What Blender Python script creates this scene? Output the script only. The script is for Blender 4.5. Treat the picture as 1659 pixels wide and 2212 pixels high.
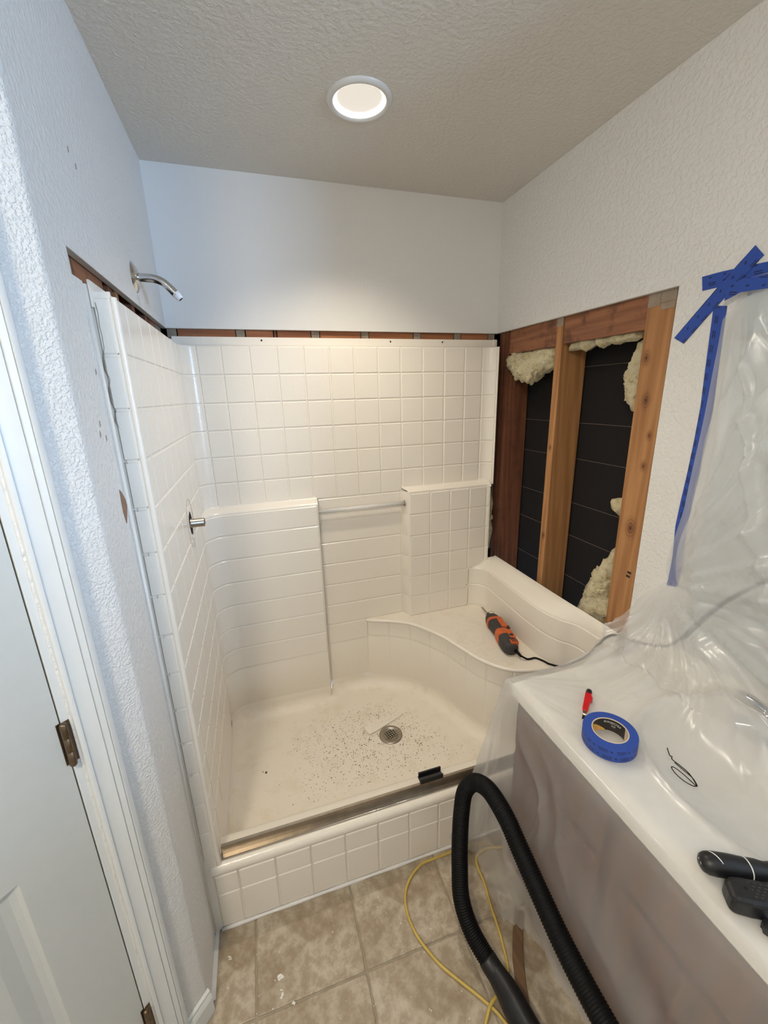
import bpy, bmesh, math, random
import numpy as np
from mathutils import Vector, Matrix, noise as mnoise

for o in list(bpy.data.objects): bpy.data.objects.remove(o, do_unlink=True)
SC = bpy.context.scene
COL = SC.collection
random.seed(7)
PI = math.pi

# ------------------------------------------------------------------ camera
CAM = (0.2908, -1.9411, 1.6600); YAW, PITCH, ROLL, FPX = 0.29443, -0.27663, -0.02784, 892.12
W, H = 1.49, 2.4924                      # alcove width, ceiling height
cd = bpy.data.cameras.new('camera'); cam = bpy.data.objects.new('camera', cd); COL.objects.link(cam)
fw = Vector((math.sin(YAW)*math.cos(PITCH), math.cos(YAW)*math.cos(PITCH), math.sin(PITCH)))
rt = Vector((math.cos(YAW), -math.sin(YAW), 0)); up = rt.cross(fw)
r2 = rt*math.cos(ROLL) + up*math.sin(ROLL); u2 = up*math.cos(ROLL) - rt*math.sin(ROLL)
cam.matrix_world = Matrix(((r2.x, u2.x, -fw.x, CAM[0]), (r2.y, u2.y, -fw.y, CAM[1]), (r2.z, u2.z, -fw.z, CAM[2]), (0, 0, 0, 1)))
cd.sensor_fit = 'VERTICAL'; cd.sensor_height = 36; cd.sensor_width = 27; cd.lens = FPX/2212*36
cd.clip_start = 0.02
SC.camera = cam

# ------------------------------------------------------------------ world, daylight, exposure
wd = bpy.data.worlds.new('world'); SC.world = wd; wd.use_nodes = True
wd.node_tree.nodes['Background'].inputs[0].default_value = (0.62, 0.76, 1.0, 1)
wd.node_tree.nodes['Background'].inputs[1].default_value = 3.0
SC.view_settings.view_transform = 'Standard'; SC.view_settings.look = 'None'
SC.view_settings.gamma = 1.0; SC.view_settings.exposure = 0.0
SC.view_settings.use_curve_mapping = False

def area_light(name, loc, target, sx, sy, power, color):
    l = bpy.data.lights.new(name, 'AREA'); l.shape = 'RECTANGLE'; l.size = sx; l.size_y = sy
    l.energy = power; l.color = color
    o = bpy.data.objects.new(name, l); COL.objects.link(o); o.location = loc
    o.rotation_euler = (Vector(target)-Vector(loc)).to_track_quat('-Z', 'Y').to_euler()
    return o
# daylight entering through the window in the rear wall, behind the photographer
area_light('daylight', (2.92, -4.16, 1.82), (2.92, 0, 1.82), 1.05, 0.85, 185, (0.43, 0.65, 1.0))
LAMP = 35.0                              # beam of the shower lamp (W)
FILL_LAMP = 136.0                         # added fill lamp, unseen behind the camera

# ------------------------------------------------------------------ colour and material helpers
def lin(c):
    return tuple(((v/12.92) if v <= 0.04045 else ((v+0.055)/1.055)**2.4) for v in c)
def rgb(r, g, b): return lin((r/255, g/255, b/255)) + (1,)

class N:                                  # tiny expression builder for math nodes
    def __init__(s, t, sock): s.t, s.s = t, sock
    def op(s, o, *a, clamp=False):
        n = s.t.nodes.new('ShaderNodeMath'); n.operation = o; n.use_clamp = clamp
        for i, x in enumerate((s,)+a):
            if isinstance(x, N): s.t.links.new(x.s, n.inputs[i])
            else: n.inputs[i].default_value = x
        return N(s.t, n.outputs[0])
    def __add__(s, o): return s.op('ADD', o)
    def __sub__(s, o): return s.op('SUBTRACT', o)
    def __mul__(s, o): return s.op('MULTIPLY', o)
    def __truediv__(s, o): return s.op('DIVIDE', o)
    def frac(s): return s.op('FRACT')
    def lt(s, v): return s.op('LESS_THAN', v)
    def gt(s, v): return s.op('GREATER_THAN', v)
    def between(s, a, b): return s.gt(a)*s.lt(b)

MATS = {}
class Mt:
    def __init__(s, name):
        s.m = bpy.data.materials.new(name); s.m.use_nodes = True; s.t = s.m.node_tree
        s.b = s.t.nodes['Principled BSDF']; s.out = s.t.nodes['Material Output']; s._c = None
        MATS[name] = s.m
    def new(s, k): return s.t.nodes.new(k)
    def link(s, a, b): s.t.links.new(a.s if isinstance(a, N) else a, b)
    def coord(s, kind='Object', scale=(1, 1, 1)):
        tc = s.new('ShaderNodeTexCoord'); mp = s.new('ShaderNodeMapping'); mp.inputs['Scale'].default_value = scale
        s.link(tc.outputs[kind], mp.inputs[0]); return mp.outputs[0]
    def noise(s, scale, detail=4, rough=.55, co=None, sc=(1, 1, 1)):
        n = s.new('ShaderNodeTexNoise'); n.inputs['Scale'].default_value = scale; n.inputs['Detail'].default_value = detail
        n.inputs['Roughness'].default_value = rough; s.link(co or s.coord(scale=sc), n.inputs['Vector']); return n.outputs['Fac']
    def ramp(s, fac, stops):
        r = s.new('ShaderNodeValToRGB'); e = r.color_ramp.elements
        while len(e) < len(stops): e.new(.5)
        for el, (p, c) in zip(e, stops): el.position = p; el.color = c
        s.link(fac, r.inputs[0]); return r.outputs[0]
    def mixc(s, fac, a, b):
        m = s.new('ShaderNodeMix'); m.data_type = 'RGBA'
        for v, i in ((fac, 0), (a, 6), (b, 7)):
            if isinstance(v, (tuple, float, int)): m.inputs[i].default_value = v
            else: s.link(v, m.inputs[i])
        return m.outputs[2]
    def bump(s, h, strength, dist=.002):
        b = s.new('ShaderNodeBump'); b.inputs['Strength'].default_value = strength; b.inputs['Distance'].default_value = dist
        s.link(h, b.inputs['Height']); s.link(b.outputs[0], s.b.inputs['Normal']); return b
    def set(s, color=None, rough=None, metal=None, **k):
        if color is not None:
            if isinstance(color, tuple): s.b.inputs['Base Color'].default_value = color
            else: s.link(color, s.b.inputs['Base Color'])
        if rough is not None: s.b.inputs['Roughness'].default_value = rough
        if metal is not None: s.b.inputs['Metallic'].default_value = metal
        for a, v in k.items(): s.b.inputs[a.replace('_', ' ')].default_value = v
        return s
def plain(name, c, rough=.5, metal=0., bump=0, bscale=300, var=0.06, **k):
    m = Mt(name); 
    if var:
        d = tuple(x*(1-var) for x in c[:3])+(1,)
        m.set(m.ramp(m.noise(35, 3), [(.35, d), (.65, c)]), rough, metal, **k)
    else: m.set(c, rough, metal, **k)
    if bump: m.bump(m.noise(bscale, 2), bump)
    return m.m

def paint(name, c, scale, strength, dist):
    m = Mt(name); m.set(c, .55)
    n1 = m.noise(scale, 3, .5); v = m.ramp(n1, [(.42, (0, 0, 0, 1)), (.62, (1, 1, 1, 1))])
    m.bump(v, strength, dist); return m.m
WALL = paint('wall_paint', rgb(226, 224, 219), 85, .55, .0025)
WALLROUGH = paint('wall_paint_knockdown', rgb(226, 224, 219), 190, .55, .003)
WALLSMOOTH = paint('wall_paint_smooth', rgb(226, 224, 219), 120, .15, .001)
CEIL = paint('ceiling_paint', rgb(216, 211, 201), 75, .5, .0025)
TRIM = plain('trim_paint', rgb(216, 217, 213), .35, bump=.03, bscale=60, var=.02)
DOORM = plain('door_paint', rgb(198, 199, 193), .38, bump=.05, bscale=500, var=.02)
GYPS = plain('gypsum_paper', rgb(158, 143, 125), .9, bump=.3, var=.18)
GYPSCORE = plain('gypsum_core', rgb(205, 200, 190), .9, bump=.3, var=.12)
CAULK = plain('caulk', rgb(232, 230, 226), .4, var=.05)

def fiberglass():
    m = Mt('fiberglass'); m.set(rgb(236, 229, 216), .24)
    m.bump(m.noise(130, 2, .5), .32, .0018); return m.m
FIB = fiberglass()
def fib_dusty():
    m = Mt('fiberglass_dusty'); n = m.noise(14, 6, .7)
    m.set(m.ramp(n, [(.5, rgb(234, 226, 211)), (.8, rgb(222, 209, 186))]), .45); m.bump(m.noise(260, 2), .25, .001); return m.m
FIBD = fib_dusty()
FIBEDGE = plain('fiberglass_cut_edge', rgb(196, 182, 150), .8)

def wood(name, a, b, axis, scale=9, stains=0., knots=(), rough=.7):
    m = Mt(name); sc = [scale*3.2]*3; sc['xyz'.index(axis)] = scale*.16
    co = m.coord(scale=tuple(sc))
    n = m.noise(1.6, 5, .6, co=co)
    w = m.new('ShaderNodeTexWave'); w.wave_type = 'BANDS'; w.bands_direction = 'DIAGONAL'
    w.inputs['Scale'].default_value = .55; w.inputs['Distortion'].default_value = 7; w.inputs['Detail'].default_value = 3
    m.link(co, w.inputs['Vector'])
    mid = tuple((x+y)/2 for x, y in zip(a, b))
    col = m.mixc(.35, m.ramp(n, [(.3, b), (.5, mid), (.7, a)]), m.ramp(w.outputs['Fac'], [(.1, b), (.9, a)]))
    if stains:
        s = m.ramp(m.noise(11, 4, .65), [(.52, (0, 0, 0, 1)), (.68, (stains,)*3+(1,))])
        col = m.mixc(s, col, rgb(48, 26, 16))
    for k, rad in knots:
        tc = m.new('ShaderNodeTexCoord'); sp = m.new('ShaderNodeSeparateXYZ'); m.link(tc.outputs['Object'], sp.inputs[0])
        d2 = None
        for i in (1, 2):
            e = (N(m.t, sp.outputs[i])-k[i])*(1.0 if i == 1 else .62); e = e*e; d2 = e if d2 is None else d2+e
        d = d2.op('SQRT')/rad
        rings = (d*14).op('SINE')*.22+.5
        mask = (N(m.t, d.s)*-1+1.6).op('MULTIPLY', 1.0, clamp=True)*rings
        col = m.mixc(mask.s, col, rgb(84, 40, 18))
        core = (d*-3+1.5).op('MULTIPLY', .75, clamp=True)
        col = m.mixc(core.s, col, rgb(60, 26, 12))
    m.set(col, rough); m.bump(n, .25, .002); return m.m
STUD = wood('stud_wood', rgb(186, 136, 86), rgb(146, 98, 56), 'z',
            knots=[((0, -.875, 1.62), .014), ((0, -.905, 1.51), .009), ((0, -.885, 1.19), .019), ((0, -.90, 1.41), .010), ((0, -.855, 1.75), .013), ((0, -.437, 1.42), .008), ((0, -.44, 1.02), .010)])
STUDR = wood('stud_wood_red', rgb(128, 80, 52), rgb(88, 50, 32), 'z', stains=.3)
BLOCK = wood('blocking_wood', rgb(162, 108, 74), rgb(112, 70, 46), 'y', stains=.6)
BLOCKX = wood('blocking_wood_long', rgb(182, 118, 76), rgb(146, 88, 54), 'x', stains=.15)
SHEATH = plain('dark_sheathing', rgb(14, 9, 8), .95, bump=.3, bscale=200, var=.25)
SHEATHGAP = plain('sheathing_joint', rgb(122, 108, 96), .9)
VANWOOD = wood('vanity_wood', rgb(108, 60, 26), rgb(70, 36, 14), 'z', scale=6, rough=.65)
STRIPWOOD = wood('strip_wood', rgb(128, 100, 72), rgb(98, 72, 50), 'y', scale=8)

def insul():
    m = Mt('glass_wool'); n = m.noise(45, 6, .7)
    m.set(m.ramp(n, [(.3, rgb(190, 168, 112)), (.48, rgb(234, 220, 176)), (.7, rgb(248, 240, 212))]), 1.0)
    m.b.inputs['Subsurface Weight'].default_value = 0.0
    m.bump(m.noise(160, 6, .75), 1.0, .008); return m.m
WOOL = insul()
def floortile():
    m = Mt('floor_tile'); n = m.noise(6.5, 7, .62); n2 = m.noise(30, 5, .65)
    col = m.ramp(n, [(.30, rgb(130, 112, 90)), (.43, rgb(168, 154, 131)), (.56, rgb(190, 179, 159)), (.75, rgb(203, 194, 177))])
    col = m.mixc(m.ramp(n2, [(.42, (.55,)*3+(1,)), (.6, (0, 0, 0, 1))]), col, rgb(138, 118, 94))
    m.set(col, .42); m.bump(m.noise(60, 4), .18, .002); return m.m
FTILE = floortile()
GROUT = plain('grout', rgb(166, 154, 136), .95, bump=.3, var=.15)
CHROME = plain('chrome', rgb(205, 205, 205), .14, 1.0, var=0.03)
NICKEL = plain('brushed_steel', rgb(168, 160, 148), .34, 1.0, var=.08)
ALU = plain('anodised_aluminium', rgb(176, 166, 152), .3, 1.0, var=.12)
BRONZE = plain('hinge_metal', rgb(128, 110, 90), .38, 1.0, var=.2)
BLACKP = plain('black_plastic', rgb(24, 24, 26), .42, bump=.1, bscale=400)
BLACKR = plain('black_rubber', rgb(4, 4, 5), .58, var=.1, Specular_IOR_Level=.22)
DARK = plain('dark_void', rgb(10, 9, 8), .95)  # near-black stands in for shade in gaps and holes; also on light-blocking backing
ORANGE = plain('orange_plastic', rgb(206, 96, 44), .5, var=.18)
GREYR = plain('grey_rubber', rgb(58, 55, 53), .7, bump=.2, bscale=200, var=.2)
RED = plain('red_plastic', rgb(206, 30, 38), .35, var=.05)
WHITE = plain('white_plastic', rgb(232, 232, 230), .4, var=.04)
PTFE = plain('thread_tape', rgb(226, 230, 236), .6, bump=.4, bscale=600, var=.08)
MARBLE = plain('cultured_marble', rgb(240, 235, 224), .18, var=.03)
CARD = plain('cardboard', rgb(214, 196, 172), .8)
ORLABEL = plain('orange_label', rgb(236, 178, 84), .5, var=.05)
BLLABEL = plain('black_label', rgb(38, 34, 30), .45, var=.05)
CORDY = plain('yellow_cord', rgb(206, 178, 92), .5, var=.1)
CRUMB = plain('plaster', rgb(240, 238, 232), .9, bump=.4)
SPECK = plain('dust', rgb(112, 96, 76), .95, var=.3)
MIRR = plain('mirror_silver', rgb(230, 236, 234), .03, 1.0, var=0)
BROWNPAPER = plain('torn_paper', rgb(150, 116, 92), .9, var=.15)
SCRATCH = plain('scratch', rgb(178, 164, 140), .7)
CRACK = plain('crack', rgb(165, 154, 142), .9)

def tape_mat(u, v, name, base, ang=0., vs=1.0):
    # blue masking tape with the printed pseudo-lettering and squares that repeat along it
    m = Mt(name); tc = m.new('ShaderNodeTexCoord'); sp = m.new('ShaderNodeSeparateXYZ'); m.link(tc.outputs['Object'], sp.inputs[0])
    ax = {'x': 0, 'y': 1, 'z': 2}
    U = N(m.t, sp.outputs[ax[u]]); V = N(m.t, sp.outputs[ax[v]])
    if ang:
        ca, sa = math.cos(ang), math.sin(ang); U, V = U*ca+V*sa, V*ca-U*sa
    sh = U + V*.55
    a = (sh/.036).frac(); b = (V/(.036*vs)).frac(); a2 = (sh/.036+.5).frac(); b2 = (V/(.036*vs)+.5).frac()
    grain = N(m.t, m.noise(900, 2, co=None)).gt(.36)
    l1 = a.between(.10, .62)*b.between(.20, .27) + a.between(.22, .74)*b.between(.33, .42) + a2.between(.3, .48)*b2.between(.20, .33)
    col = m.mixc((l1*grain*.92).s, base, rgb(16, 24, 66))
    m.set(col, .62); m.bump(m.noise(420, 2, sc=(1, 1, 1)), .25, .0006); return m.m
BLUE = rgb(40, 74, 158)

def plastic(name, h0):
    m = Mt(name); t = m.t
    tr = m.new('ShaderNodeBsdfTransparent'); tr.inputs[0].default_value = (.985, .985, .985, 1)
    df = m.new('ShaderNodeBsdfDiffuse'); df.inputs[0].default_value = (.955, .96, .955, 1)
    tl = m.new('ShaderNodeBsdfTranslucent'); tl.inputs[0].default_value = (.955, .96, .955, 1)
    gl = m.new('ShaderNodeBsdfGlossy'); gl.inputs[0].default_value = (.9, .92, .95, 1); gl.inputs['Roughness'].default_value = .27
    n = m.noise(6, 2.5, .5, sc=(1, 1, .5)); b = m.new('ShaderNodeBump'); b.inputs['Strength'].default_value = .45; b.inputs['Distance'].default_value = .006
    m.link(N(t, n), b.inputs['Height'])
    for x in (df, tl, gl): t.links.new(b.outputs[0], x.inputs['Normal'])
    def mix(f, a, c):
        k = m.new('ShaderNodeMixShader')
        if isinstance(f, float): k.inputs[0].default_value = f
        else: m.link(f, k.inputs[0])
        t.links.new(a.outputs[0], k.inputs[1]); t.links.new(c.outputs[0], k.inputs[2]); return k
    body = mix(.45, df, tl)
    haze = N(t, n)*.24+h0
    k = mix(.05, mix(haze, tr, body), gl)
    t.links.new(k.outputs[0], m.out.inputs[0]); t.nodes.remove(m.b); return m.m
FILM = plastic('plastic_film', .19); FILM2 = plastic('plastic_film_brighter', .34)  # second film is hazier, to brighten the added inner layer
def acrylic():
    m = Mt('clear_acrylic'); m.set((.97, .96, .94, 1), .12, 0); m.b.inputs['Transmission Weight'].default_value = .45; m.b.inputs['IOR'].default_value = 1.49; return m.m
ACRYL = acrylic()
def glasspane():
    m = Mt('window_glass'); tr = m.new('ShaderNodeBsdfTransparent'); gl = m.new('ShaderNodeBsdfGlossy'); gl.inputs['Roughness'].default_value = .02
    k = m.new('ShaderNodeMixShader'); k.inputs[0].default_value = .06
    m.t.links.new(tr.outputs[0], k.inputs[1]); m.t.links.new(gl.outputs[0], k.inputs[2]); m.t.links.new(k.outputs[0], m.out.inputs[0]); return m.m
PANE = glasspane()
def emis(name, c, s):
    m = Mt(name); m.set((.8, .8, .8, 1), .4); m.b.inputs['Emission Color'].default_value = c; m.b.inputs['Emission Strength'].default_value = s; return m.m

# ------------------------------------------------------------------ geometry helpers
def tag(o, label=None, cat=None, group=None, kind=None):
    if label: o['label'] = label
    if cat: o['category'] = cat
    if group: o['group'] = group
    if kind: o['kind'] = kind
    return o
ORI = {}
def thing(name, label, cat, loc=(0, 0, 0), rot=None, group=None):
    o = bpy.data.objects.new(name, None); COL.objects.link(o); o.empty_display_size = .05
    o.location = loc
    if rot is not None: o.rotation_mode = 'QUATERNION'; o.rotation_quaternion = rot
    ORI[o.name] = (Matrix.Translation(loc) @ (rot.to_matrix().to_4x4() if rot is not None else Matrix.Identity(4)))
    return tag(o, label, cat, group)
def put(name, me, parent=None, local=False):
    o = bpy.data.objects.new(name, me); COL.objects.link(o)
    if parent is not None:
        o.parent = parent
        if not local and parent.name in ORI: o.matrix_parent_inverse = ORI[parent.name].inverted()
    return o
def mesh(name, v, f, mat, smooth=False, idx=None):
    me = bpy.data.meshes.new(name); me.from_pydata([tuple(x) for x in v], [], f)
    for m in (mat if isinstance(mat, (list, tuple)) else [mat]): me.materials.append(m)
    if idx: me.polygons.foreach_set('material_index', idx)
    if smooth: me.polygons.foreach_set('use_smooth', [True]*len(me.polygons))
    me.update(); return me
def mk(name, v, f, mat, parent=None, smooth=False, local=False, idx=None):
    return put(name, mesh(name, v, f, mat, smooth, idx), parent, local)
def fixn(o):
    bm = bmesh.new(); bm.from_mesh(o.data); bmesh.ops.remove_doubles(bm, verts=bm.verts, dist=1e-6)
    bmesh.ops.recalc_face_normals(bm, faces=bm.faces); bm.to_mesh(o.data); bm.free(); return o
BOXF = [(0, 3, 2, 1), (4, 5, 6, 7), (0, 1, 5, 4), (1, 2, 6, 5), (2, 3, 7, 6), (3, 0, 4, 7)]
def box(name, a, b, mat, parent=None, bevel=0, fn=None, local=False, seg=2):
    v = [(a[0], a[1], a[2]), (b[0], a[1], a[2]), (b[0], b[1], a[2]), (a[0], b[1], a[2]),
         (a[0], a[1], b[2]), (b[0], a[1], b[2]), (b[0], b[1], b[2]), (a[0], b[1], b[2])]
    if fn: v = [fn(*p) for p in v]
    o = mk(name, v, BOXF, mat, parent, local=local); 
    bm = bmesh.new(); bm.from_mesh(o.data); bmesh.ops.recalc_face_normals(bm, faces=bm.faces)
    if bevel: bmesh.ops.bevel(bm, geom=list(bm.edges), offset=bevel, segments=seg, profile=.5, affect='EDGES')
    bm.to_mesh(o.data); bm.free(); return o
def prism(name, poly, z0, z1, mat, parent=None, fn=None, local=False, bevel=0):
    n = len(poly); v = [(x, y, z0) for x, y in poly]+[(x, y, z1) for x, y in poly]
    if fn: v = [fn(*p) for p in v]
    f = [tuple(range(n-1, -1, -1)), tuple(range(n, 2*n))]+[(i, (i+1) % n, n+(i+1) % n, n+i) for i in range(n)]
    o = fixn(mk(name, v, f, mat, parent, local=local))
    if bevel:
        bm = bmesh.new(); bm.from_mesh(o.data); bmesh.ops.bevel(bm, geom=list(bm.edges), offset=bevel, segments=2, profile=.5, affect='EDGES'); bm.to_mesh(o.data); bm.free()
    return o
def merge(name, objs):                    # joins freshly built meshes into the first of them
    bm = bmesh.new(); mats = []
    for o in objs:
        tmp = bmesh.new(); tmp.from_mesh(o.data); off = []
        for m in o.data.materials:
            if m not in mats: mats.append(m)
            off.append(mats.index(m))
        for f in tmp.faces: f.material_index = off[f.material_index] if off else 0
        me = bpy.data.meshes.new('t'); tmp.to_mesh(me); tmp.free(); bm.from_mesh(me); bpy.data.meshes.remove(me)
    for o in objs[1:]: bpy.data.objects.remove(o, do_unlink=True)
    o = objs[0]; bm.to_mesh(o.data); bm.free(); o.data.materials.clear()
    for m in mats: o.data.materials.append(m)
    o.name = name; return o
def spline(pts, n=12, closed=False):      # Catmull-Rom
    P = [np.array(p, float) for p in pts]; out = []; m = len(P)
    for i in range(m if closed else m-1):
        g = (lambda k: P[k % m]) if closed else (lambda k: P[min(max(k, 0), m-1)])
        p0, p1, p2, p3 = g(i-1), g(i), g(i+1), g(i+2)
        for k in range(n):
            t = k/n; out.append(.5*((2*p1)+(-p0+p2)*t+(2*p0-5*p1+4*p2-p3)*t*t+(-p0+3*p1-3*p2+p3)*t**3))
    if not closed: out.append(P[-1])
    return out
def tube(name, pts, r, mat, parent=None, n=10, closed=False, caps=True, local=False, squash=None):
    P = [Vector(p) for p in pts]; m = len(P); R = r if hasattr(r, '__len__') else [r]*m
    T = [(P[(i+1) % m]-P[i-1] if closed else P[min(i+1, m-1)]-P[max(i-1, 0)]).normalized() for i in range(m)]
    ref = Vector((0, 0, 1)) if abs(T[0].z) < .9 else Vector((1, 0, 0)); u = (ref-T[0]*ref.dot(T[0])).normalized()
    v = []; f = []
    for i in range(m):
        u = (u-T[i]*u.dot(T[i])).normalized(); w = T[i].cross(u)
        for k in range(n):
            a = 2*PI*k/n; v.append(P[i]+(u*math.cos(a)+w*math.sin(a)*(squash or 1))*R[i])
    for i in range(m if closed else m-1):
        for k in range(n):
            j = (i+1) % m; f.append((i*n+k, i*n+(k+1) % n, j*n+(k+1) % n, j*n+k))
    if caps and not closed: f += [tuple(range(n-1, -1, -1)), tuple(range((m-1)*n, m*n))]
    return fixn(mk(name, v, f, mat, parent, smooth=True, local=local))
def lathe(name, prof, mat, parent=None, n=32, M=None, local=False, closed=False, smooth=True, idx=None):
    M = M or Matrix.Identity(4); v = []; f = []; m = len(prof)
    for k in range(n):
        a = 2*PI*k/n
        for r, z in prof: v.append(M @ Vector((r*math.cos(a), r*math.sin(a), z)))
    for k in range(n):
        for i in range(m if closed else m-1):
            k2 = (k+1) % n; j = (i+1) % m; f.append((k*m+i, k2*m+i, k2*m+j, k*m+j))
    return fixn(mk(name, v, f, mat, parent, smooth=smooth, local=local))
def axis_m(loc, d):                       # +Z along d
    q = Vector(d).normalized().to_track_quat('Z', 'Y'); return Matrix.Translation(loc) @ q.to_matrix().to_4x4()
def edge_smooth(o, deg=40):
    bm = bmesh.new(); bm.from_mesh(o.data)
    for fc in bm.faces: fc.smooth = True
    for e in bm.edges: e.smooth = len(e.link_faces) < 2 or e.calc_face_angle(0) < math.radians(deg)
    bm.to_mesh(o.data); bm.free(); return o
def struct(o): o['kind'] = 'structure'; return o

# ------------------------------------------------------------------ SETTING: floor
TS, GX, GY = .3168, .1249, -1.1352
fl = struct(box('floor', (-1.25, -4.06, -.05), (3.72, -.80, -.003), GROUT))
fg = {}
def floor_tile(x0, x1, y0, y1):
    g = .003; w, d = round(x1-x0-2*g, 3), round(y1-y0-2*g, 3)
    if (w, d) not in fg:
        o = box('tile', (-w/2, -d/2, -.006), (w/2, d/2, 0), FTILE, fl, bevel=.0025); fg[(w, d)] = o.data
    else: o = put('tile', fg[(w, d)], fl)
    o.location = ((x0+x1)/2, (y0+y1)/2, 0)
for i in range(-4, 11):
    for j in range(-9, 2):
        x0, x1, y0, y1 = GX+i*TS, GX+(i+1)*TS, GY+(j-1)*TS, GY+j*TS
        y1 = min(y1, -.885); y0 = max(y0, -4.0); x1 = min(x1, 3.6)
        if x1 <= .1249+.001 and j >= 0: x0 = max(x0, .0045)
        if y1-y0 < .03 or x1-x0 < .03: continue
        if (x0+x1)/2-(y0+y1)/2 < 1.02: continue                    # beyond the angled wall
        if x0 > 1.45 and y0 > -1.85: continue                     # beyond the right wall
        floor_tile(x0, x1, y0, y1)
# ceiling
LX, LY = .688, -.50
bm = bmesh.new(); o4 = [bm.verts.new(p) for p in ((-1.25, -4.06, H), (3.72, -4.06, H), (3.72, .2, H), (-1.25, .2, H))]
c4 = [bm.verts.new((LX+.079*math.cos(2*PI*k/56), LY+.079*math.sin(2*PI*k/56), H)) for k in range(56)]
es = [bm.edges.new((L_[i], L_[(i+1) % len(L_)])) for L_ in (o4, c4) for i in range(len(L_))]
bmesh.ops.triangle_fill(bm, use_beauty=True, edges=es)
t4 = [bm.verts.new((v_.co.x, v_.co.y, H+.08)) for v_ in o4]; bm.faces.new(t4)
for i in range(4): bm.faces.new((o4[i], o4[(i+1) % 4], t4[(i+1) % 4], t4[i]))
bmesh.ops.recalc_face_normals(bm, faces=bm.faces)
me = bpy.data.meshes.new('ceiling'); bm.to_mesh(me); bm.free(); me.materials.append(CEIL); struct(put('ceiling', me))

# back wall: gypsum board above the shower, framing behind the open strip
Z1, ZF, DW = 1.9371, 1.905, .0155
wb = struct(box('wall_back', (-.02, 0, Z1), (W+.12, DW, H), [WALLSMOOTH]))
box('board_core', (-.012, .0005, Z1-.0012), (W+.012, DW-.0005, Z1), GYPSCORE, wb)
box('backing', (-.12, .10, 0), (1.66, .115, H), DARK, wb)
sx = [.0, .262, .415, .575, .80, 1.055, 1.265, 1.452]           # studs (gypsum paper left on them) and the blocks between
for i, x in enumerate(sx):
    wdt = .034 if i != 2 else .010
    box('stud', (x, DW+.001, .8), (x+wdt, .10, H-.01), GYPS if i != 2 else STUDR, wb)
for i in range(len(sx)-1):
    a, b = sx[i]+(.034 if i != 2 else .010), sx[i+1]
    if True:
        o = box('blocking', (a+.004, DW+.002+.002*(i % 3), 1.86), (b-.003, .05, Z1+.02), BLOCKX, wb, bevel=.002)
        if i == 0: o['label'] = 'reddish brown wood block above the shower'

# left wall: board above the shower, a full-height strip in front of it, then the rounded corner of the angled wall
YC = -1.0746
def ang(s, n, z=None):
    x, y = -.70711*s+.70711*n, YC-.70711*s-.70711*n
    return (x, y) if z is None else (x, y, z)
rb = .022; arc = []                       # bullnose between the left wall and the angled wall (45 degrees)
tl = rb*math.tan(PI/8)
for k in range(9):
    a = (PI/4)*k/8; arc.append((-rb+rb*math.cos(a), YC+tl-rb*math.sin(a)))
end = [ang(.074, 0), ang(.074, -.05), (-.10, YC+.06)]
fpA = [(0, 0)]+arc+end+[(-.10, -1.0), (-DW, -.98), (-DW, 0)]
fpB = [(0, -.905)]+arc+end+[(-.10, -.98), (-.03, -.95), (-.03, -.905)]
fpM = [(0, -.957)]+arc+end+[(-.10, -.98), (-.03, -.957)]
def extr(poly, z0, z1, mat):
    return prism('piece', poly, z0, z1, mat)
wl = merge('wall_left', [extr(fpA, Z1, H, [WALL]), extr(fpM, 1.89, Z1, [WALL]), extr(fpB, 0, 1.89, [WALL])]); edge_smooth(wl, 30); struct(wl)
# heavier texture on the strip beside the door
rough = [(arc[4][0]+.0005, arc[4][1])]+[(p[0]*1.0+.0006, p[1]-.0006) for p in arc[5:]]+[ang(.07, .0012)]
v = [(x, y, z) for z in (0.0, H) for x, y in rough]; n = len(rough)
mk('knockdown_texture', v, [(i, i+1, n+i+1, n+i) for i in range(n-1)], WALLROUGH, wl, smooth=True)
box('board_core', (-DW+.0005, -.955, Z1-.0012), (-.0005, 0, Z1), GYPSCORE, wl)
box('backing', (-.12, -1.0, 0), (-.10, .1, H), DARK, wl)
for y0, y1, m in ((-.955, -.93, GYPS), (-.928, -.893, GYPS), (-.885, -.70, BLOCK), (-.66, -.625, STUDR), (-.60, -.57, STUD), (-.44, -.40, STUDR), (-.27, -.235, STUDR), (-.20, -.12, BLOCK), (-.10, -.06, GYPS), (-.05, -.012, GYPS)):
    box('stud' if y1-y0 < .06 else 'blocking', (-.10, y0, 1.5), (-DW-.002, y1, Z1+.05), m, wl)
# torn paper patch and nicks in the wall beside the shower
pp = [(-.93, 1.478), (-.918, 1.470), (-.905, 1.452), (-.902, 1.436), (-.912, 1.420), (-.926, 1.402), (-.934, 1.43)]
prism('torn_patch', [(y, z) for y, z in pp], 0, .0012, BROWNPAPER, wl, fn=lambda y, z, x: (x, y-.012, z))
for y, z in ((-.975, 1.62), (-.985, 1.60), (-.955, 1.59), (-.83, 2.14), (-.80, 2.125), (-.935, 1.72)):
    prism('nick', [(y-.003, z-.007), (y+.003, z-.003), (y+.002, z+.006), (y-.002, z+.004)], 0, .0008, CRACK, wl, fn=lambda y, z, x: (x, y, z))

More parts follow.
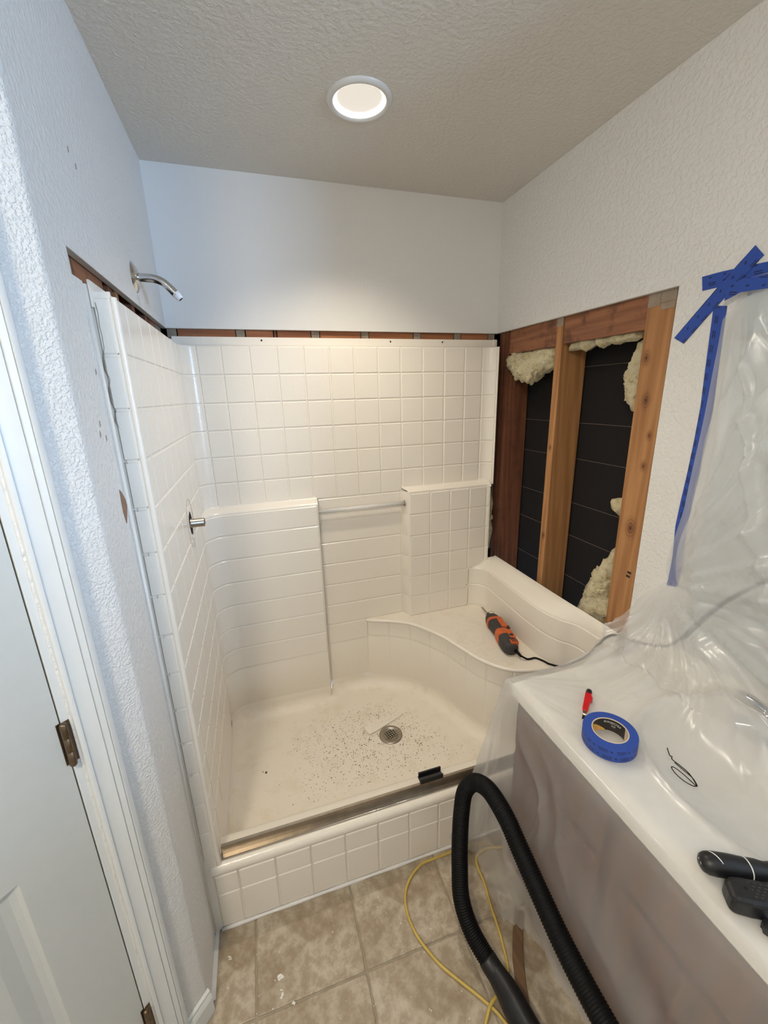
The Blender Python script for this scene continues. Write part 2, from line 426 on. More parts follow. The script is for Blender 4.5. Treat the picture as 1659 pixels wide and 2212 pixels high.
# right wall: board with the opening cut into it, open framing behind, dark sheathing boards outside
YE = -1.83
wr = merge('wall_right', [box('p', (W, -.945, Z1), (W+DW, .0, H), [WALL]), box('p', (W, YE, 0), (W+DW, -.945, H), [WALL]),
                          box('p', (W+DW, YE, 0), (W+.16, YE+.02, H), [WALL]), ]); struct(wr)
box('board_core', (W+.0006, -.9462, .3), (W+DW-.0006, -.945, Z1), GYPSCORE, wr)
box('board_core', (W+.0006, -.945, Z1-.0012), (W+DW-.0006, 0, Z1), GYPSCORE, wr)
F0, F1 = W+DW+.001, 1.632
def stud(y0, y1, mat, lab=None, z0=0.02, z1=H-.01, x0=F0, x1=F1):
    o = box('stud', (x0, y0, z0), (x1, y1, z1), mat, wr, bevel=.0015)
    if lab: o['label'] = lab
stud(-.082, -.044, STUDR, 'reddish brown corner stud beside the shower panel')
stud(-.040, -.004, STUDR)
stud(-.456, -.419, STUD, 'light wooden stud in the middle of the wall opening')
stud(-.930, -.834, STUD, 'wide light wooden stud with knots at the edge of the opening')
stud(-.972, -.934, STUDR)
for y0, y1, z0 in ((-.415, -.085, 1.832), (-.832, -.459, 1.836)):
    o = box('blocking', (F0+.003, y0, z0), (F0+.04, y1, Z1+.03), BLOCK, wr, bevel=.002); o['label'] = 'stained reddish wood block between studs'
for y0, y1, z0, z1 in ((-.455, -.420, 1.905, 1.945), (-.878, -.836, 1.898, 1.945), (-.930, -.880, 1.905, 1.945), (-.928, -.884, 1.885, 1.903), (-.0, .012, .8, 1.84)):
    box('paper_remnant', (F0-.0015, y0, z0), (F0+.0005, y1, z1), GYPS, wr)
for y, z in ((-.905, 1.03), (-.902, 1.015)): box('nail_plate', (F0-.001, y-.009, z-.004), (F0+.001, y+.006, z+.004), BLACKP, wr)
zb = [.05, .32, .60, .81, 1.01, 1.165, 1.365, 1.52, 1.75, 1.93, 2.2, H]
for a, b in zip(zb[:-1], zb[1:]):
    box('sheathing_board', (1.640, -1.0, a+.0012), (1.655, .10, b-.0012), SHEATH, wr)
    box('board_joint', (1.6392, -1.0, b-.0009), (1.6405, .10, b+.0003), SHEATHGAP, wr)
box('sheathing_back', (1.654, -1.0, 0), (1.662, .10, H), SHEATHGAP, wr)
box('backing', (1.632, YE, 0), (1.66, -1.0, H), DARK, wr)

# angled wall with the door
DS0, DS1 = .142, .142+.76
wa = merge('wall_door', [box('p', (.070, -.11, 0), (.128, 0, H), [WALL], fn=ang), box('p', (DS1+.014, -.11, 0), (1.30, 0, H), [WALL], fn=ang), box('p', (.128, -.11, 2.055), (DS1+.014, 0, H), [WALL], fn=ang)]); struct(wa)
def casing(name, s0, s1, z0, z1, flip, horiz=False):
    # stepped and rounded casing profile, (across, out)
    prof = [(0, 0), (0, .007), (.003, .0095), (.008, .0095), (.0095, .0070), (.016, .0075), (.026, .0098), (.0345, .0132), (.0360, .0105), (.0375, .0142), (.046, .0165), (.0470, .0140), (.0482, .0185), (.056, .0185), (.058, .0165), (.058, 0)]
    if horiz: f = lambda a, o_, t: ang(t, o_, z0+.058-a)
    elif flip: f = lambda a, o_, t: ang(s1-a, o_, t)
    else: f = lambda a, o_, t: ang(s0+a, o_, t)
    n = len(prof); rng = (s0, s1) if horiz else (z0, z1)
    v = [f(a, o_, t) for t in rng for a, o_ in prof]
    return edge_smooth(fixn(mk(name, v, [(i, (i+1) % n, n+(i+1) % n, n+i) for i in range(n)]+[tuple(range(n)), tuple(range(2*n-1, n-1, -1))], TRIM)), 50)
struct(casing('trim_1', .0665, .1245, 0, 2.10, True))
struct(casing('trim_2', DS1+.016, DS1+.074, 0, 2.10, False))
struct(casing('trim_3', .0665, DS1+.074, 2.042, 2.10, False, True))
jm = struct(merge('trim_4', [box('p', (.1225, -.11, 0), (.1395, -.004, 2.045), TRIM, fn=ang, bevel=.001), box('p', (DS1+.0025, -.11, 0), (DS1+.018, -.004, 2.045), TRIM, fn=ang), box('p', (.1225, -.11, 2.036), (DS1+.018, -.004, 2.053), TRIM, fn=ang)]))
# door slab: stiles, rails and raised panels
dr = thing('door_1', 'white panelled door with metal hinges in the angled wall', 'door', ang((DS0+DS1)/2, -.02, 0)); dr['kind'] = 'structure'
dz = [(.22, .855), (1.03, 1.60), (1.72, 1.92)]; st = .115; midw = .10
px = [(DS0+st, (DS0+DS1)/2-midw/2), ((DS0+DS1)/2+midw/2, DS1-st)]
parts = []
zz = [.008]+[q for d in dz for q in d]+[2.033]
for k in range(0, len(zz), 2): parts.append(box('p', (DS0, -.040, zz[k]), (DS1, -.006, zz[k+1]), DOORM, fn=ang))
for a, b in ((DS0, DS0+st), ((DS0+DS1)/2-midw/2, (DS0+DS1)/2+midw/2), (DS1-st, DS1)): 
    for z0, z1 in dz: parts.append(box('p', (a, -.040, z0), (b, -.006, z1), DOORM, fn=ang))
sl = merge('door_slab', parts); sl.parent = dr; sl.matrix_parent_inverse = ORI[dr.name].inverted()
for z0, z1 in dz:
    for a, b in px:
        L = [(0, -.006), (.006, -.010), (.016, -.0135), (.030, -.0135), (.055, -.0085)]
        v = []; f = []
        for d, o_ in L: v += [ang(a+d, o_, z0+d), ang(b-d, o_, z0+d), ang(b-d, o_, z1-d), ang(a+d, o_, z1-d)]
        for k in range(len(L)-1):
            for q in range(4): f.append((k*4+q, k*4+(q+1) % 4, k*4+4+(q+1) % 4, k*4+4+q))
        f.append(tuple(range(len(v)-4, len(v))))
        fixn(mk('door_panel', v, f, DOORM, dr))
for hz in (1.055, .235, 1.83):
    M = Matrix.Translation(ang(.1405, .003, hz))
    h = lathe('hinge', [(.0, -.047), (.0045, -.047), (.0062, -.044), (.0062, -.016), (.0057, -.0155), (.0057, -.0145), (.0062, -.014), (.0062, .014), (.0057, .0145), (.0057, .0155), (.0062, .016), (.0062, .044), (.0045, .047), (0, .047)], BRONZE, dr, 16, M)
    box('hinge_leaf', (.1240, -.0045, hz-.045), (.1385, -.0028, hz+.045), BRONZE, h, fn=ang); box('hinge_leaf', (.1425, -.0062, hz-.045), (.1485, -.0045, hz+.045), BRONZE, h, fn=ang)
box('gap_shade', (.1392, -.035, 0), (.1425, -.030, 2.04), DARK, dr, fn=ang)  # near-black strip painted in for the shade of the hinge-side gap
# handle on the far side of the slab
hm = axis_m(ang(DS1-.06, -.006, .95), Vector(ang(0, 1, 0))-Vector(ang(0, 0, 0)))
kn = lathe('door_knob', [(.0, 0), (.032, 0), (.032, .006), (.012, .012), (.012, .032), (.024, .04), (.028, .052), (.02, .064), (0, .067)], BRONZE, dr, 24, hm)
# baseboard stub between the bullnose and the casing, and the board end on the left wall
bprof = [(0, 0), (.0145, 0), (.0145, .058), (.012, .066), (.0085, .074), (.008, .081), (.003, .085), (0, .085)]
v = [ang(s, n_, z) for s in (-.004, .0665) for n_, z in bprof]; n = len(bprof)
bb = struct(fixn(mk('baseboard_left', v, [(i, (i+1) % n, n+(i+1) % n, n+i) for i in range(n)]+[tuple(range(n)), tuple(range(2*n-1, n-1, -1))], TRIM)))
box('caulk_strip', (.0, -1.06, 0), (.012, -.89, .004), CAULK, bb)
# the rest of the room, behind the photographer; shade wall and fill lamp added
e1 = ang(1.30, 0)
struct(box('wall_west', (e1[0]-.12, -4.0, 0), (e1[0], e1[1]+.05, H), WALL))
struct(box('wall_east', (3.6, -4.0, 0), (3.72, YE, H), WALL))
struct(box('wall_alcove', (W+.14, YE, 0), (3.72, YE+.1, H), WALL))
struct(box('wall_added_shade', (.80, -2.66, 0), (2.0, -2.54, 1.44), WALL))  # unseen half-height wall, added to keep daylight off the lower door
WX0, WX1, WZ0, WZ1 = 2.37, 3.47, 1.38, 2.28
struct(merge('wall_rear', [box('p', (-1.25, -4.12, 0), (WX0, -4.0, H), WALL), box('p', (WX1, -4.12, 0), (3.72, -4.0, H), WALL), box('p', (WX0, -4.12, 0), (WX1, -4.0, WZ0), WALL), box('p', (WX0, -4.12, WZ1), (WX1, -4.0, H), WALL)]))
wn = thing('window_1', 'white framed window in the rear wall', 'window', ((WX0+WX1)/2, -4.06, WZ0)); wn['kind'] = 'structure'
for a, b in (((WX0, -4.09, WZ0), (WX0+.05, -4.03, WZ1)), ((WX1-.05, -4.09, WZ0), (WX1, -4.03, WZ1)), ((WX0, -4.09, WZ0), (WX1, -4.03, WZ0+.05)), ((WX0, -4.09, WZ1-.05), (WX1, -4.03, WZ1)), ((2.905, -4.085, WZ0+.05), (2.935, -4.035, WZ1-.05))):
    box('window_frame', a, b, TRIM, wn)
for a, b in ((WX0+.05, 2.905), (2.935, WX1-.05)): box('window_pane', (a, -4.062, WZ0+.05), (b, -4.058, WZ1-.05), PANE, wn)
rl = thing('fill_lamp', 'added unseen fill lamp, a white dome on the ceiling behind the photographer', 'lamp', (-.30, -2.40, H))  # unseen lamp added as warm fill for the walls and stall
lathe('fill_lamp_base', [(0, -.001), (.15, -.001), (.15, -.02), (0, -.02)], TRIM, rl, 32, Matrix.Translation((-.30, -2.40, H)))
lathe('fill_lamp_dome', [(.14, -.02), (.135, -.04), (.11, -.065), (.06, -.08), (0, -.084)], emis('fill_lamp_dome', (1, .88, .71, 1), FILL_LAMP), rl, 32, Matrix.Translation((-.30, -2.40, H)))

# ------------------------------------------------------------------ recessed lamp over the shower
LC = Vector((.688, -.50, H)); MT = Matrix.Translation(LC)
lt = thing('recessed_light', 'lit round recessed ceiling light over the shower', 'light', LC)
lathe('trim_ring', [(.078, .0), (.0785, -.006), (.084, -.010), (.092, -.008), (.0965, -.003), (.097, 0)], plain('lamp_trim', rgb(214, 212, 206), .3, var=0), lt, 56, MT)
lathe('baffle', [(.0795, -.006), (.0793, .0), (.079, .040), (.0725, .050)], plain('lamp_baffle', rgb(250, 250, 248), .4, var=0), lt, 56, MT)
def lensmat():
    m = Mt('lamp_lens'); co = m.coord(scale=(260, 260, 260))
    ch = m.new('ShaderNodeTexChecker'); ch.inputs['Scale'].default_value = 1.0; ch.inputs[1].default_value = (1, .93, .82, 1); ch.inputs[2].default_value = (.86, .76, .64, 1); m.link(co, ch.inputs[0])
    m.set((.05, .05, .05, 1), .5); m.link(ch.outputs[0], m.b.inputs['Emission Color']); m.b.inputs['Emission Strength'].default_value = .86; return m.m
lathe('lens', [(.0665, .0065), (.064, .0045), (.058, .0035), (.03, .0022), (0, .0018)], lensmat(), lt, 56, MT)
lathe('lens_rim', [(.0785, -.004), (.0765, .0005), (.0680, .0045), (.0660, .0070)], emis('lamp_rim', (1, .97, .88, 1), 1.1), lt, 56, MT)
ld = bpy.data.lights.new('lamp_beam', 'SPOT'); ld.energy = LAMP; ld.color = (1, .88, .73); ld.spot_size = math.radians(122); ld.spot_blend = 1.0; ld.shadow_soft_size = .035
lo = bpy.data.objects.new('lamp_beam', ld); COL.objects.link(lo); lo.location = (LC.x, LC.y, LC.z-.030)

# ------------------------------------------------------------------ SHOWER STALL
sh = thing('shower_stall', 'white moulded fibreglass shower stall with corner seat', 'shower', (.745, -.44, 0))
G0, GP = 1.866, .1115
row = [G0-GP*k for k in range(15)]
def arc2(cx, cy, r, a0, a1, n=8):
    return [(cx+r*math.cos(a0+(a1-a0)*k/n), cy+r*math.sin(a0+(a1-a0)*k/n)) for k in range(n+1)]
def pnorm(P):                             # unit normals of a plan path, to the left of travel turned into the stall
    out = []
    for i in range(len(P)):
        a, b = P[max(i-1, 0)], P[min(i+1, len(P)-1)]; dx, dy = b[0]-a[0], b[1]-a[1]; l = math.hypot(dx, dy) or 1
        out.append((dy/l, -dx/l))
    return out
def sheet(name, P, z0, z1, mat, parent, th=.005, zs=None):
    # vertical moulded skin along a plan path (inner face on the path, thickness behind)
    Nn = pnorm(P); n = len(P); v = []
    for z in (z0, z1):
        v += [(x, y, z) for x, y in P]; v += [(x-nx*th, y-ny*th, z) for (x, y), (nx, ny) in zip(P, Nn)]
    f = []; k = 2*n
    for i in range(n-1):
        f += [(i, i+1, k+i+1, k+i), (n+i+1, n+i, k+n+i, k+n+i+1), (k+i, k+i+1, k+n+i+1, k+n+i), (i+1, i, n+i, n+i+1)]
    f += [(0, k, k+n, n), (n-1, 2*n-1, k+2*n-1, k+n-1)]
    return edge_smooth(fixn(mk(name, v, f, mat, parent)), 35)
def resamp(P, n):
    P = np.array(P, float); s = np.r_[0, np.cumsum(np.hypot(*np.diff(P, axis=0).T))]; t = np.linspace(0, s[-1], n)
    return list(zip(np.interp(t, s, P[:, 0]), np.interp(t, s, P[:, 1])))
def cut(P, s0, s1):                       # piece of a path between two arc lengths
    P = np.array(P, float); s = np.r_[0, np.cumsum(np.hypot(*np.diff(P, axis=0).T))]
    t = np.r_[s0, s[(s > s0+1e-4) & (s < s1-1e-4)], s1]
    return list(zip(np.interp(t, s, P[:, 0]), np.interp(t, s, P[:, 1])))
def plen(P): P = np.array(P); return float(np.hypot(*np.diff(P, axis=0).T).sum())
g_, bv = .0020, .0030
def ptile(P, z0, z1, parent, h=.0030, mat=FIB, ztop=None):
    # one moulded tile standing proud along a plan path, with bevelled edges
    L = plen(P); P = cut(P, g_, L-g_); L -= 2*g_
    Q = [cut(P, 0, 1e-4)[0]]+cut(P, bv, L-bv)+[P[-1]]
    Nn = pnorm(Q); m = len(Q); v = []
    for i, ((x, y), (nx, ny)) in enumerate(zip(Q, Nn)):
        e = 0 if i in (0, m-1) else h
        for z, q in ((z0+g_, 0), (z0+g_+bv, e), (z1-g_-bv, e), (z1-g_, 0)): v.append((x+nx*q, y+ny*q, z))
    f = [(i*4+k, i*4+4+k, i*4+5+k, i*4+1+k) for i in range(m-1) for k in range(3)]
    return edge_smooth(mk('tile', v, f, mat, parent), 22)
FT = {}
def ftile(x, y, rot, w, z0, z1, parent, h=.0030, mat=FIB):
    # flat tile, mesh shared between equal sizes; x, y is where its left end stands
    key = (round(w, 3), round(z1-z0, 3), h, mat.name)
    if key not in FT:
        o = ptile([(0, 0), (w, 0)], 0, z1-z0, parent, h, mat); FT[key] = o.data
    else: o = put('tile', FT[key], parent)
    if parent.name in ORI: o.matrix_parent_inverse = ORI[parent.name].inverted()
    o.location = (x, y, z0); o.rotation_euler = (0, 0, rot)
    return o
XL, YB, YP = .045, -.05, -.105            # planes: left panel, back panel, piers
# --- back panel, upper part with its rounded corners
upP = [(XL, -.885)]+arc2(XL+.058, YB-.058, .058, PI, PI/2)+[(1.385, YB)]+arc2(1.385, YB-.07, .07, PI/2, .42, 7)
bp = sheet('back_panel', [(XL, -.16)]+upP[1:], row[6], row[0], FIB, sh); bp['label'] = 'white moulded back panel with square tile pattern'
cols = [.103, .195, .305, .415, .525, .635, .745, .855, .963, 1.072, 1.182, 1.290, 1.384]
for k in range(6):
    for a, b in zip(cols[:-1], cols[1:]): ftile(a, YB, 0, b-a, row[k+1], row[k], bp)
    ptile(arc2(XL+.058, YB-.058, .058, PI, PI/2), row[k+1], row[k], bp)
    ptile(arc2(1.385, YB-.07, .07, PI/2, .50, 6), row[k+1], row[k], bp)
# --- left panel
lp = sheet('left_panel', [(XL, -.885), (XL, -.16)], .15, row[0], FIB, sh); lp['label'] = 'white moulded left panel with tile pattern'
ly = [-.878, -.819, -.701, -.589, -.49, -.380, -.270, -.162]
for k in range(14):
    for a, b in zip(ly[:-1], ly[1:]): ftile(XL, a, PI/2, b-a, row[k+1] if k < 14 else .2, row[k], lp)
    if k < 6: ftile(XL, -.162, PI/2, .162+YB-.058, row[k+1], row[k], lp)
# --- top flange with nail heads
fb = sheet('top_flange', [(.018, -.014), (.05, -.010), (1.474, -.010)], 1.845, ZF, FIB, sh, th=.004)
sheet('top_flange', [(.010, -.90), (.010, -.03)]+arc2(.03, -.03, .02, PI, PI/2, 4), 1.845, ZF-.010, FIB, sh, th=.004)
edge = []
mk('flange_lip', [p for x0, y0, x1, y1 in ((.103, YB, 1.385, YB),) for p in ((x0, YB, row[0]), (x1, YB, row[0]), (x1, -.012, row[0]+.006), (x0, -.012, row[0]+.006))], [(0, 1, 2, 3)], FIB, sh)
for x in (.36, .93, 1.19): lathe('nail_head', [(.0, -.0018), (.003, -.0015), (.004, 0)], BLACKP, fb, 10, axis_m((x, -.0102, 1.893), (0, 1, 0)))
box('flange_end', (1.452, -.030, 1.868), (1.476, -.008, ZF), FIB, sh, bevel=.004)
# --- left pier: moulded strips that run round the corner
rL = .085
lpP = [(XL, -.162)]+arc2(XL+rL, YP-rL+.0, rL, PI, PI/2, 12)+[(.530, YP)]
lpP[0] = (XL, -.205)
lp2 = sheet('left_pier', lpP+[(.5345, YP+.004), (.537, YB)], .14, row[6]-.012, FIB, sh)
for k in range(6, 13):
    ptile(lpP, row[k+1], row[k] if k > 6 else row[6]-.016, lp2)
ptile(lpP, .21, row[13], lp2, h=.0012)
def shelf(name, A, B, z0, z1, parent):    # sloped shelf with a rounded nose between an inner and an outer path
    A = resamp(A, 30); B = resamp(B, 30); v = []; L = [(0, z1+.012), (.06, z1+.004), (.15, z1), (.80, z0+.002), (.93, z0-.002), (1.0, z0-.011)]
    for t, z in L: v += [(a[0]+(b[0]-a[0])*t, a[1]+(b[1]-a[1])*t, z) for a, b in zip(A, B)]
    f = [(k*30+i, k*30+i+1, k*30+31+i, k*30+30+i) for k in range(len(L)-1) for i in range(29)]
    return edge_smooth(fixn(mk(name, v, f, FIB, parent)), 60)
shelf('shelf_ledge', [(XL+.0002, -.16)]+arc2(XL+.058, YB-.058, .058, PI, PI/2)+[(.537, YB)], [(XL+.0004, -.205)]+arc2(XL+rL, YP-rL, rL, PI, PI/2, 12)+[(.532, YP-.001)], row[6]-.005, row[6]+.004, sh)
mk('shelf_end', [(.533, YP, .15), (.537, YB, .15), (.537, YB, row[6]), (.534, YP+.02, row[6]-.004), (.533, YP, row[6]-.016)], [(0, 1, 2, 3, 4)], FIB, sh)
# --- recess between the piers
rc = sheet('recess_panel', [(.534, YB), (.953, YB)], .13, row[6], FIB, sh)
for k in range(6, 12): ftile(.539, YB, 0, .413, row[k+1], row[k], rc)
ftile(.539, YB, 0, .218, row[13], row[12], rc); ftile(.539, YB, 0, .218, .20, row[13], rc, h=.0012)
# --- right pier
rpP = [(.953, YB), (.955, YB-.004), (.974, YP+.004), (.978, YP), (1.405, YP)]+arc2(1.405, YP-.03, .03, PI/2, .9, 4)
rp = sheet('right_pier', rpP, .745, row[6]+.004, FIB, sh)
sheet('pier_foot', rpP[:4]+[(1.33, YP)], .13, .746, FIB, rp)
rx = [.9785, 1.088, 1.198, 1.306, 1.405]; rz = [row[6]-.004]+row[7:13]
for k in range(6):
    for a, b in zip(rx[:-1], rx[1:]): ftile(a, YP, 0, b-a, rz[k+1], rz[k], rp)
    ptile([(.9555, YB-.005), (.9735, YP+.005)], rz[k+1], rz[k], rp, h=.001)
    if k < 4: ptile(arc2(1.405, YP-.03, .03, PI/2, .9, 4), rz[k+1], rz[k], rp)
shelf('shelf_ledge', [(.957, YB), (1.385, YB), (1.43, YB-.015)], [(.975, YP), (1.405, YP), (1.426, YP-.010)], row[6]+.006, row[6]+.016, sh)
# --- seat backrest along the right side with its rolled top
brk = [(1.30, YP), (1.315, YP)]+arc2(1.315, YP-.08, .08, PI/2, 0, 10)+[(1.391, -.30), (1.386, -.44)]
brk += [tuple(p) for p in spline([(1.385, -.50), (1.387, -.60), (1.396, -.655), (1.416, -.71), (1.440, -.745), (1.452, -.785), (1.456, -.85), (1.456, -.93)], 5)]
br = sheet('backrest', brk, .50, .752, FIB, sh); br['label'] = 'low moulded backrest behind the seat, cut off along its top'
ptile(brk, .533, .655, br); ptile(brk, .655, .751, br)
A = resamp(brk, 60); B = []
for i, (x, y) in enumerate(A):
    if y > -.19: B.append((min(1.474, x+.17*min(1, max(0, (x-1.30)/.05))), max(y, YP-.003)))
    else: B.append((1.474, y))
B = [(max(b[0], a[0]+.012), b[1]) for a, b in zip(A, B)]
L = [(0, .740), (.0, .750), (.05, .758), (.18, .766), (.60, .792), (.80, .803), (.93, .805), (1.0, .797), (1.0, .70)]
v = []
for t, z in L: v += [(a[0]+(b[0]-a[0])*t, a[1]+(b[1]-a[1])*t, z-.012*max(0, 1-(i/9.0))*(t > .1)+(.014*max(0, (i-45)/14)*(.1 < t < .7))) for i, (a, b) in enumerate(zip(A, B))]
f = [(k*60+i, k*60+i+1, k*60+61+i, k*60+60+i) for k in range(len(L)-1) for i in range(59)]+[tuple(k*60+59 for k in range(len(L)))]
edge_smooth(fixn(mk('backrest_roll', v, f, FIB, br)), 60)
# --- corner seat
rim = [(.752, -.056), (.79, -.075), (.845, -.100), (.90, -.130), (.951, -.166), (.992, -.215), (1.03, -.275), (1.066, -.345), (1.104, -.453), (1.137, -.545), (1.186, -.622), (1.249, -.668), (1.327, -.692), (1.38, -.697), (1.43, -.70), (1.462, -.702)]
RIM = [tuple(p) for p in spline(rim, 6)]
ZS = .53
back = [(1.462, -.702)]+[(x+.002, y) for x, y in brk[::-1] if y > -.70 and x > 1.301]+[(1.0, YP), (.975, YP), (.953, YB), (.752, YB)]
poly = RIM+back[1:]
seat = fixn(mk('seat', [(x, y, ZS) for x, y in poly], [tuple(range(len(poly)))], FIBD, sh)); seat['label'] = 'dusty corner seat with curved edge'
if seat.data.polygons[0].normal.z < 0:
    bm = bmesh.new(); bm.from_mesh(seat.data); bmesh.ops.reverse_faces(bm, faces=bm.faces); bm.to_mesh(seat.data); bm.free()
tube('seat_nosing', [(x, y, ZS-.0085) for x, y in RIM], .009, FIB, seat, 12)
rimI = [(x+nx*-.004, y+ny*-.004) for (x, y), (nx, ny) in zip(RIM, pnorm(RIM))]
sf = sheet('seat_front', rimI, .12, ZS-.008, FIB, sh)
Lr = plen(rimI); nt = 9; e = [Lr*i/nt for i in range(nt+1)]
for a, b in zip(e[:-1], e[1:]):
    P = cut(rimI, a, b); ptile(P, row[13]+.012, ZS-.017, sf); ptile(P, .19, row[13]+.012, sf, h=.0010)
# --- pan floor with coved edges and a fall to the drain
DR = (.752, -.43)
out = [(XL, -.79), (XL, -.30), (XL, -.205)]+arc2(XL+rL, YP-rL, rL, PI, PI/2, 12)+[(.30, YP), (.52, YP), (.535, YP+.003), (.545, YB-.01), (.56, YB), (.70, YB)]+[p for p in rimI[2:]]+[(1.462, -.72), (1.462, -.79), (1.2, -.79), (.9, -.79), (.6, -.79), (.3, -.79)]
P = np.array(out); d = np.r_[0, np.cumsum(np.hypot(*np.diff(np.vstack([P, P[:1]]), axis=0).T))]; t = np.linspace(0, d[-1], 261)[:-1]
PC = np.vstack([P, P[:1]]); O = np.c_[np.interp(t, d, PC[:, 0]), np.interp(t, d, PC[:, 1])]
def inset(Q, r):                          # smoothed inward offset of the closed outline (clockwise path)
    T_ = np.roll(Q, -1, 0)-np.roll(Q, 1, 0); T_ /= np.linalg.norm(T_, axis=1)[:, None]+1e-9; nn = np.c_[T_[:, 1], -T_[:, 0]]
    for _ in range(int(r*260)): nn = (np.roll(nn, 1, 0)+nn+np.roll(nn, -1, 0))/3
    nn /= np.linalg.norm(nn, axis=1)[:, None]+1e-9
    return Q+nn*r
def relax(Q, k):
    for _ in range(k): Q = (np.roll(Q, 1, 0)+2*Q+np.roll(Q, -1, 0))/4
    return Q
R_ = .055; v = []; rings = []; ZP = .122
for k in range(9):
    a = PI/2*k/8; q = R_*(1-math.cos(a)); z = ZP+.004+R_*(1-math.sin(a)); Q = relax(inset(O, max(q, .0005)), k*2)
    rings.append([(x, y, z) for x, y in Q])
ctr = np.array(DR)
for s in (.75, .5, .3, .16): 
    Q = np.array([(p[0], p[1]) for p in rings[8]]); Q = ctr+(Q-ctr)*s; rings.append([(x, y, ZP+.004*s) for x, y in Q])
for r_ in rings: v += r_
n = len(O); f = [(k*n+i, k*n+(i+1) % n, (k+1)*n+(i+1) % n, (k+1)*n+i) for k in range(len(rings)-1) for i in range(n)]
f.append(tuple(range((len(rings)-1)*n, len(rings)*n)))
pan = edge_smooth(fixn(mk('pan', v, f, FIBD, sh)), 70); pan['label'] = 'dusty shower pan floor'
# --- drain
dn = thing('drain_cover', 'round metal drain cover with square holes in the shower pan', 'drain', (DR[0], DR[1], ZP))
MD = Matrix.Translation((DR[0], DR[1], ZP))
lathe('drain_ring', [(.031, .001), (.031, .0055), (.050, .0055), (.054, .0045), (.055, .001)], NICKEL, dn, 40, MD)
lathe('drain_well', [(0, .0008), (.054, .0008)], DARK, dn, 32, MD)
ca, sa = math.cos(.25), math.sin(.25)
for k in range(6):
    q = -.0275+.011*k; hl = math.sqrt(max(.0325**2-q*q, .0001)); wdt = .0019 if 0 < k < 5 else .0035
    for ax in (0, 1):
        def fn(x, y, z, ax=ax):
            if ax: x, y = y, x
            return (DR[0]+x*ca-y*sa, DR[1]+x*sa+y*ca, ZP+z)
        box('drain_bar', (q-wdt, -hl, .002+.0003*ax), (q+wdt, hl, .0052+.0002*ax), NICKEL, dn, fn=fn)
# --- jamb at the front of the left side: stacked tiles, rolled bead, wall caulk
jb = sheet('jamb', [(.0, -.890), (.040, -.890)], 0.24, row[0]+.01, FIB, sh); jb['label'] = 'narrow moulded jamb beside the wall'
for k in range(14): ptile([(.004, -.890), (.0385, -.890)], row[k+1], row[k], jb)
tube('corner_bead', [(XL-.0015, -.886, z) for z in np.linspace(row[14]-.03, row[0], 40)], .0068, FIB, jb, 14, caps=False)
tube('wall_bead', [(-.0005, -.901, .02), (-.0005, -.901, row[0]+.02)], .006, FIB, jb, 10)
box('jamb_front', (.0, -.8895, .0), (.022, -.884, .30), FIB, jb)
cr = [(.030-.004*math.sin(z*9)-.006*(z > 1.6), -.8925, z) for z in np.linspace(1.855, .60, 60)]
rr = random.Random(3); cr = [(x+rr.uniform(-.0016, .0016)*(2.2 if z > 1.62 else .6)-.014, y, z) for x, y, z in cr]
tube('caulk_crack', cr, [.0006*(1.8 if p[2] > 1.6 else .8) for p in cr], CRACK, jb, 5)
# --- threshold
prof = [(-.8875, 0), (-.8875, .228), (-.893, .236), (-.8985, .247), (-.8985, .258), (-.894, .268), (-.885, .273), (-.868, .275), (-.82, .277), (-.803, .276), (-.796, .270), (-.792, .255), (-.788, .13), (-.80, .05), (-.80, 0)]
n = len(prof); v = [(x, y, z) for x in (.02, W-.01) for y, z in prof]
th = edge_smooth(fixn(mk('threshold', v, [(i, (i+1) % n, n+(i+1) % n, n+i) for i in range(n)]+[tuple(range(n)), tuple(range(2*n-1, n-1, -1))], FIB, sh)), 40); th['label'] = 'tiled front curb of the shower'
tc_ = [.022, .094, .209, .323, .440, .557, .672, .786, .90, 1.015, 1.13, 1.245, 1.36, 1.475]
for a, b in zip(tc_[:-1], tc_[1:]):
    ftile(a, -.8875, 0, b-a, .150, .229, th); ftile(a, -.8875, 0, b-a, .006, .150, th)
tube('floor_caulk', [(.02+x*.05, -.8925, .003) for x in range(30)], [.006+.001*math.sin(i*1.7) for i in range(30)], CAULK, th, 8)
tr = thing('door_track', 'thin metal shower door track lying on the shower curb', 'track', (.70, -.86, .276))
pr = [(-.880, .2745), (-.880, .279), (-.864, .279), (-.862, .306), (-.862, .309), (-.853, .309), (-.853, .2765)]
n = len(pr); v = [(x, y, z) for x in (.052, 1.40) for y, z in pr]
fixn(mk('track_rail', v, [(i, (i+1) % n, n+(i+1) % n, n+i) for i in range(n)]+[tuple(range(n)), tuple(range(2*n-1, n-1, -1))], ALU, tr))
tube('track_lip', [(.055, -.8795, .2805), (1.40, -.8795, .2805)], .0014, CHROME, tr, 6)
gd = thing('door_guide', 'small black plastic door guide on the metal track', 'guide', (.772, -.845, .309))
box('guide_base', (.728, -.862, .3085), (.816, -.830, .312), BLACKP, gd, bevel=.001)
box('guide_wall', (.728, -.862, .3085), (.816, -.857, .326), BLACKP, gd, bevel=.001); box('guide_wall', (.730, -.836, .3085), (.818, -.830, .330), BLACKP, gd, bevel=.001)
box('guide_rib', (.728, -.852, .311), (.816, -.843, .318), GREYR, gd, bevel=.001)
# --- acrylic towel bar with its sockets
barp = [(.528, -.078, 1.143), (.966, -.078, 1.141)]
gb = tube('towel_bar', barp, .0105, ACRYL, sh, 6); gb['label'] = 'clear acrylic towel bar'
lathe('bar_socket', [(.0108, 0), (.0108, -.004), (.0155, -.004), (.0165, 0)], NICKEL, gb, 20, axis_m((.9645, -.078, 1.141), (1, -.2, 0)))
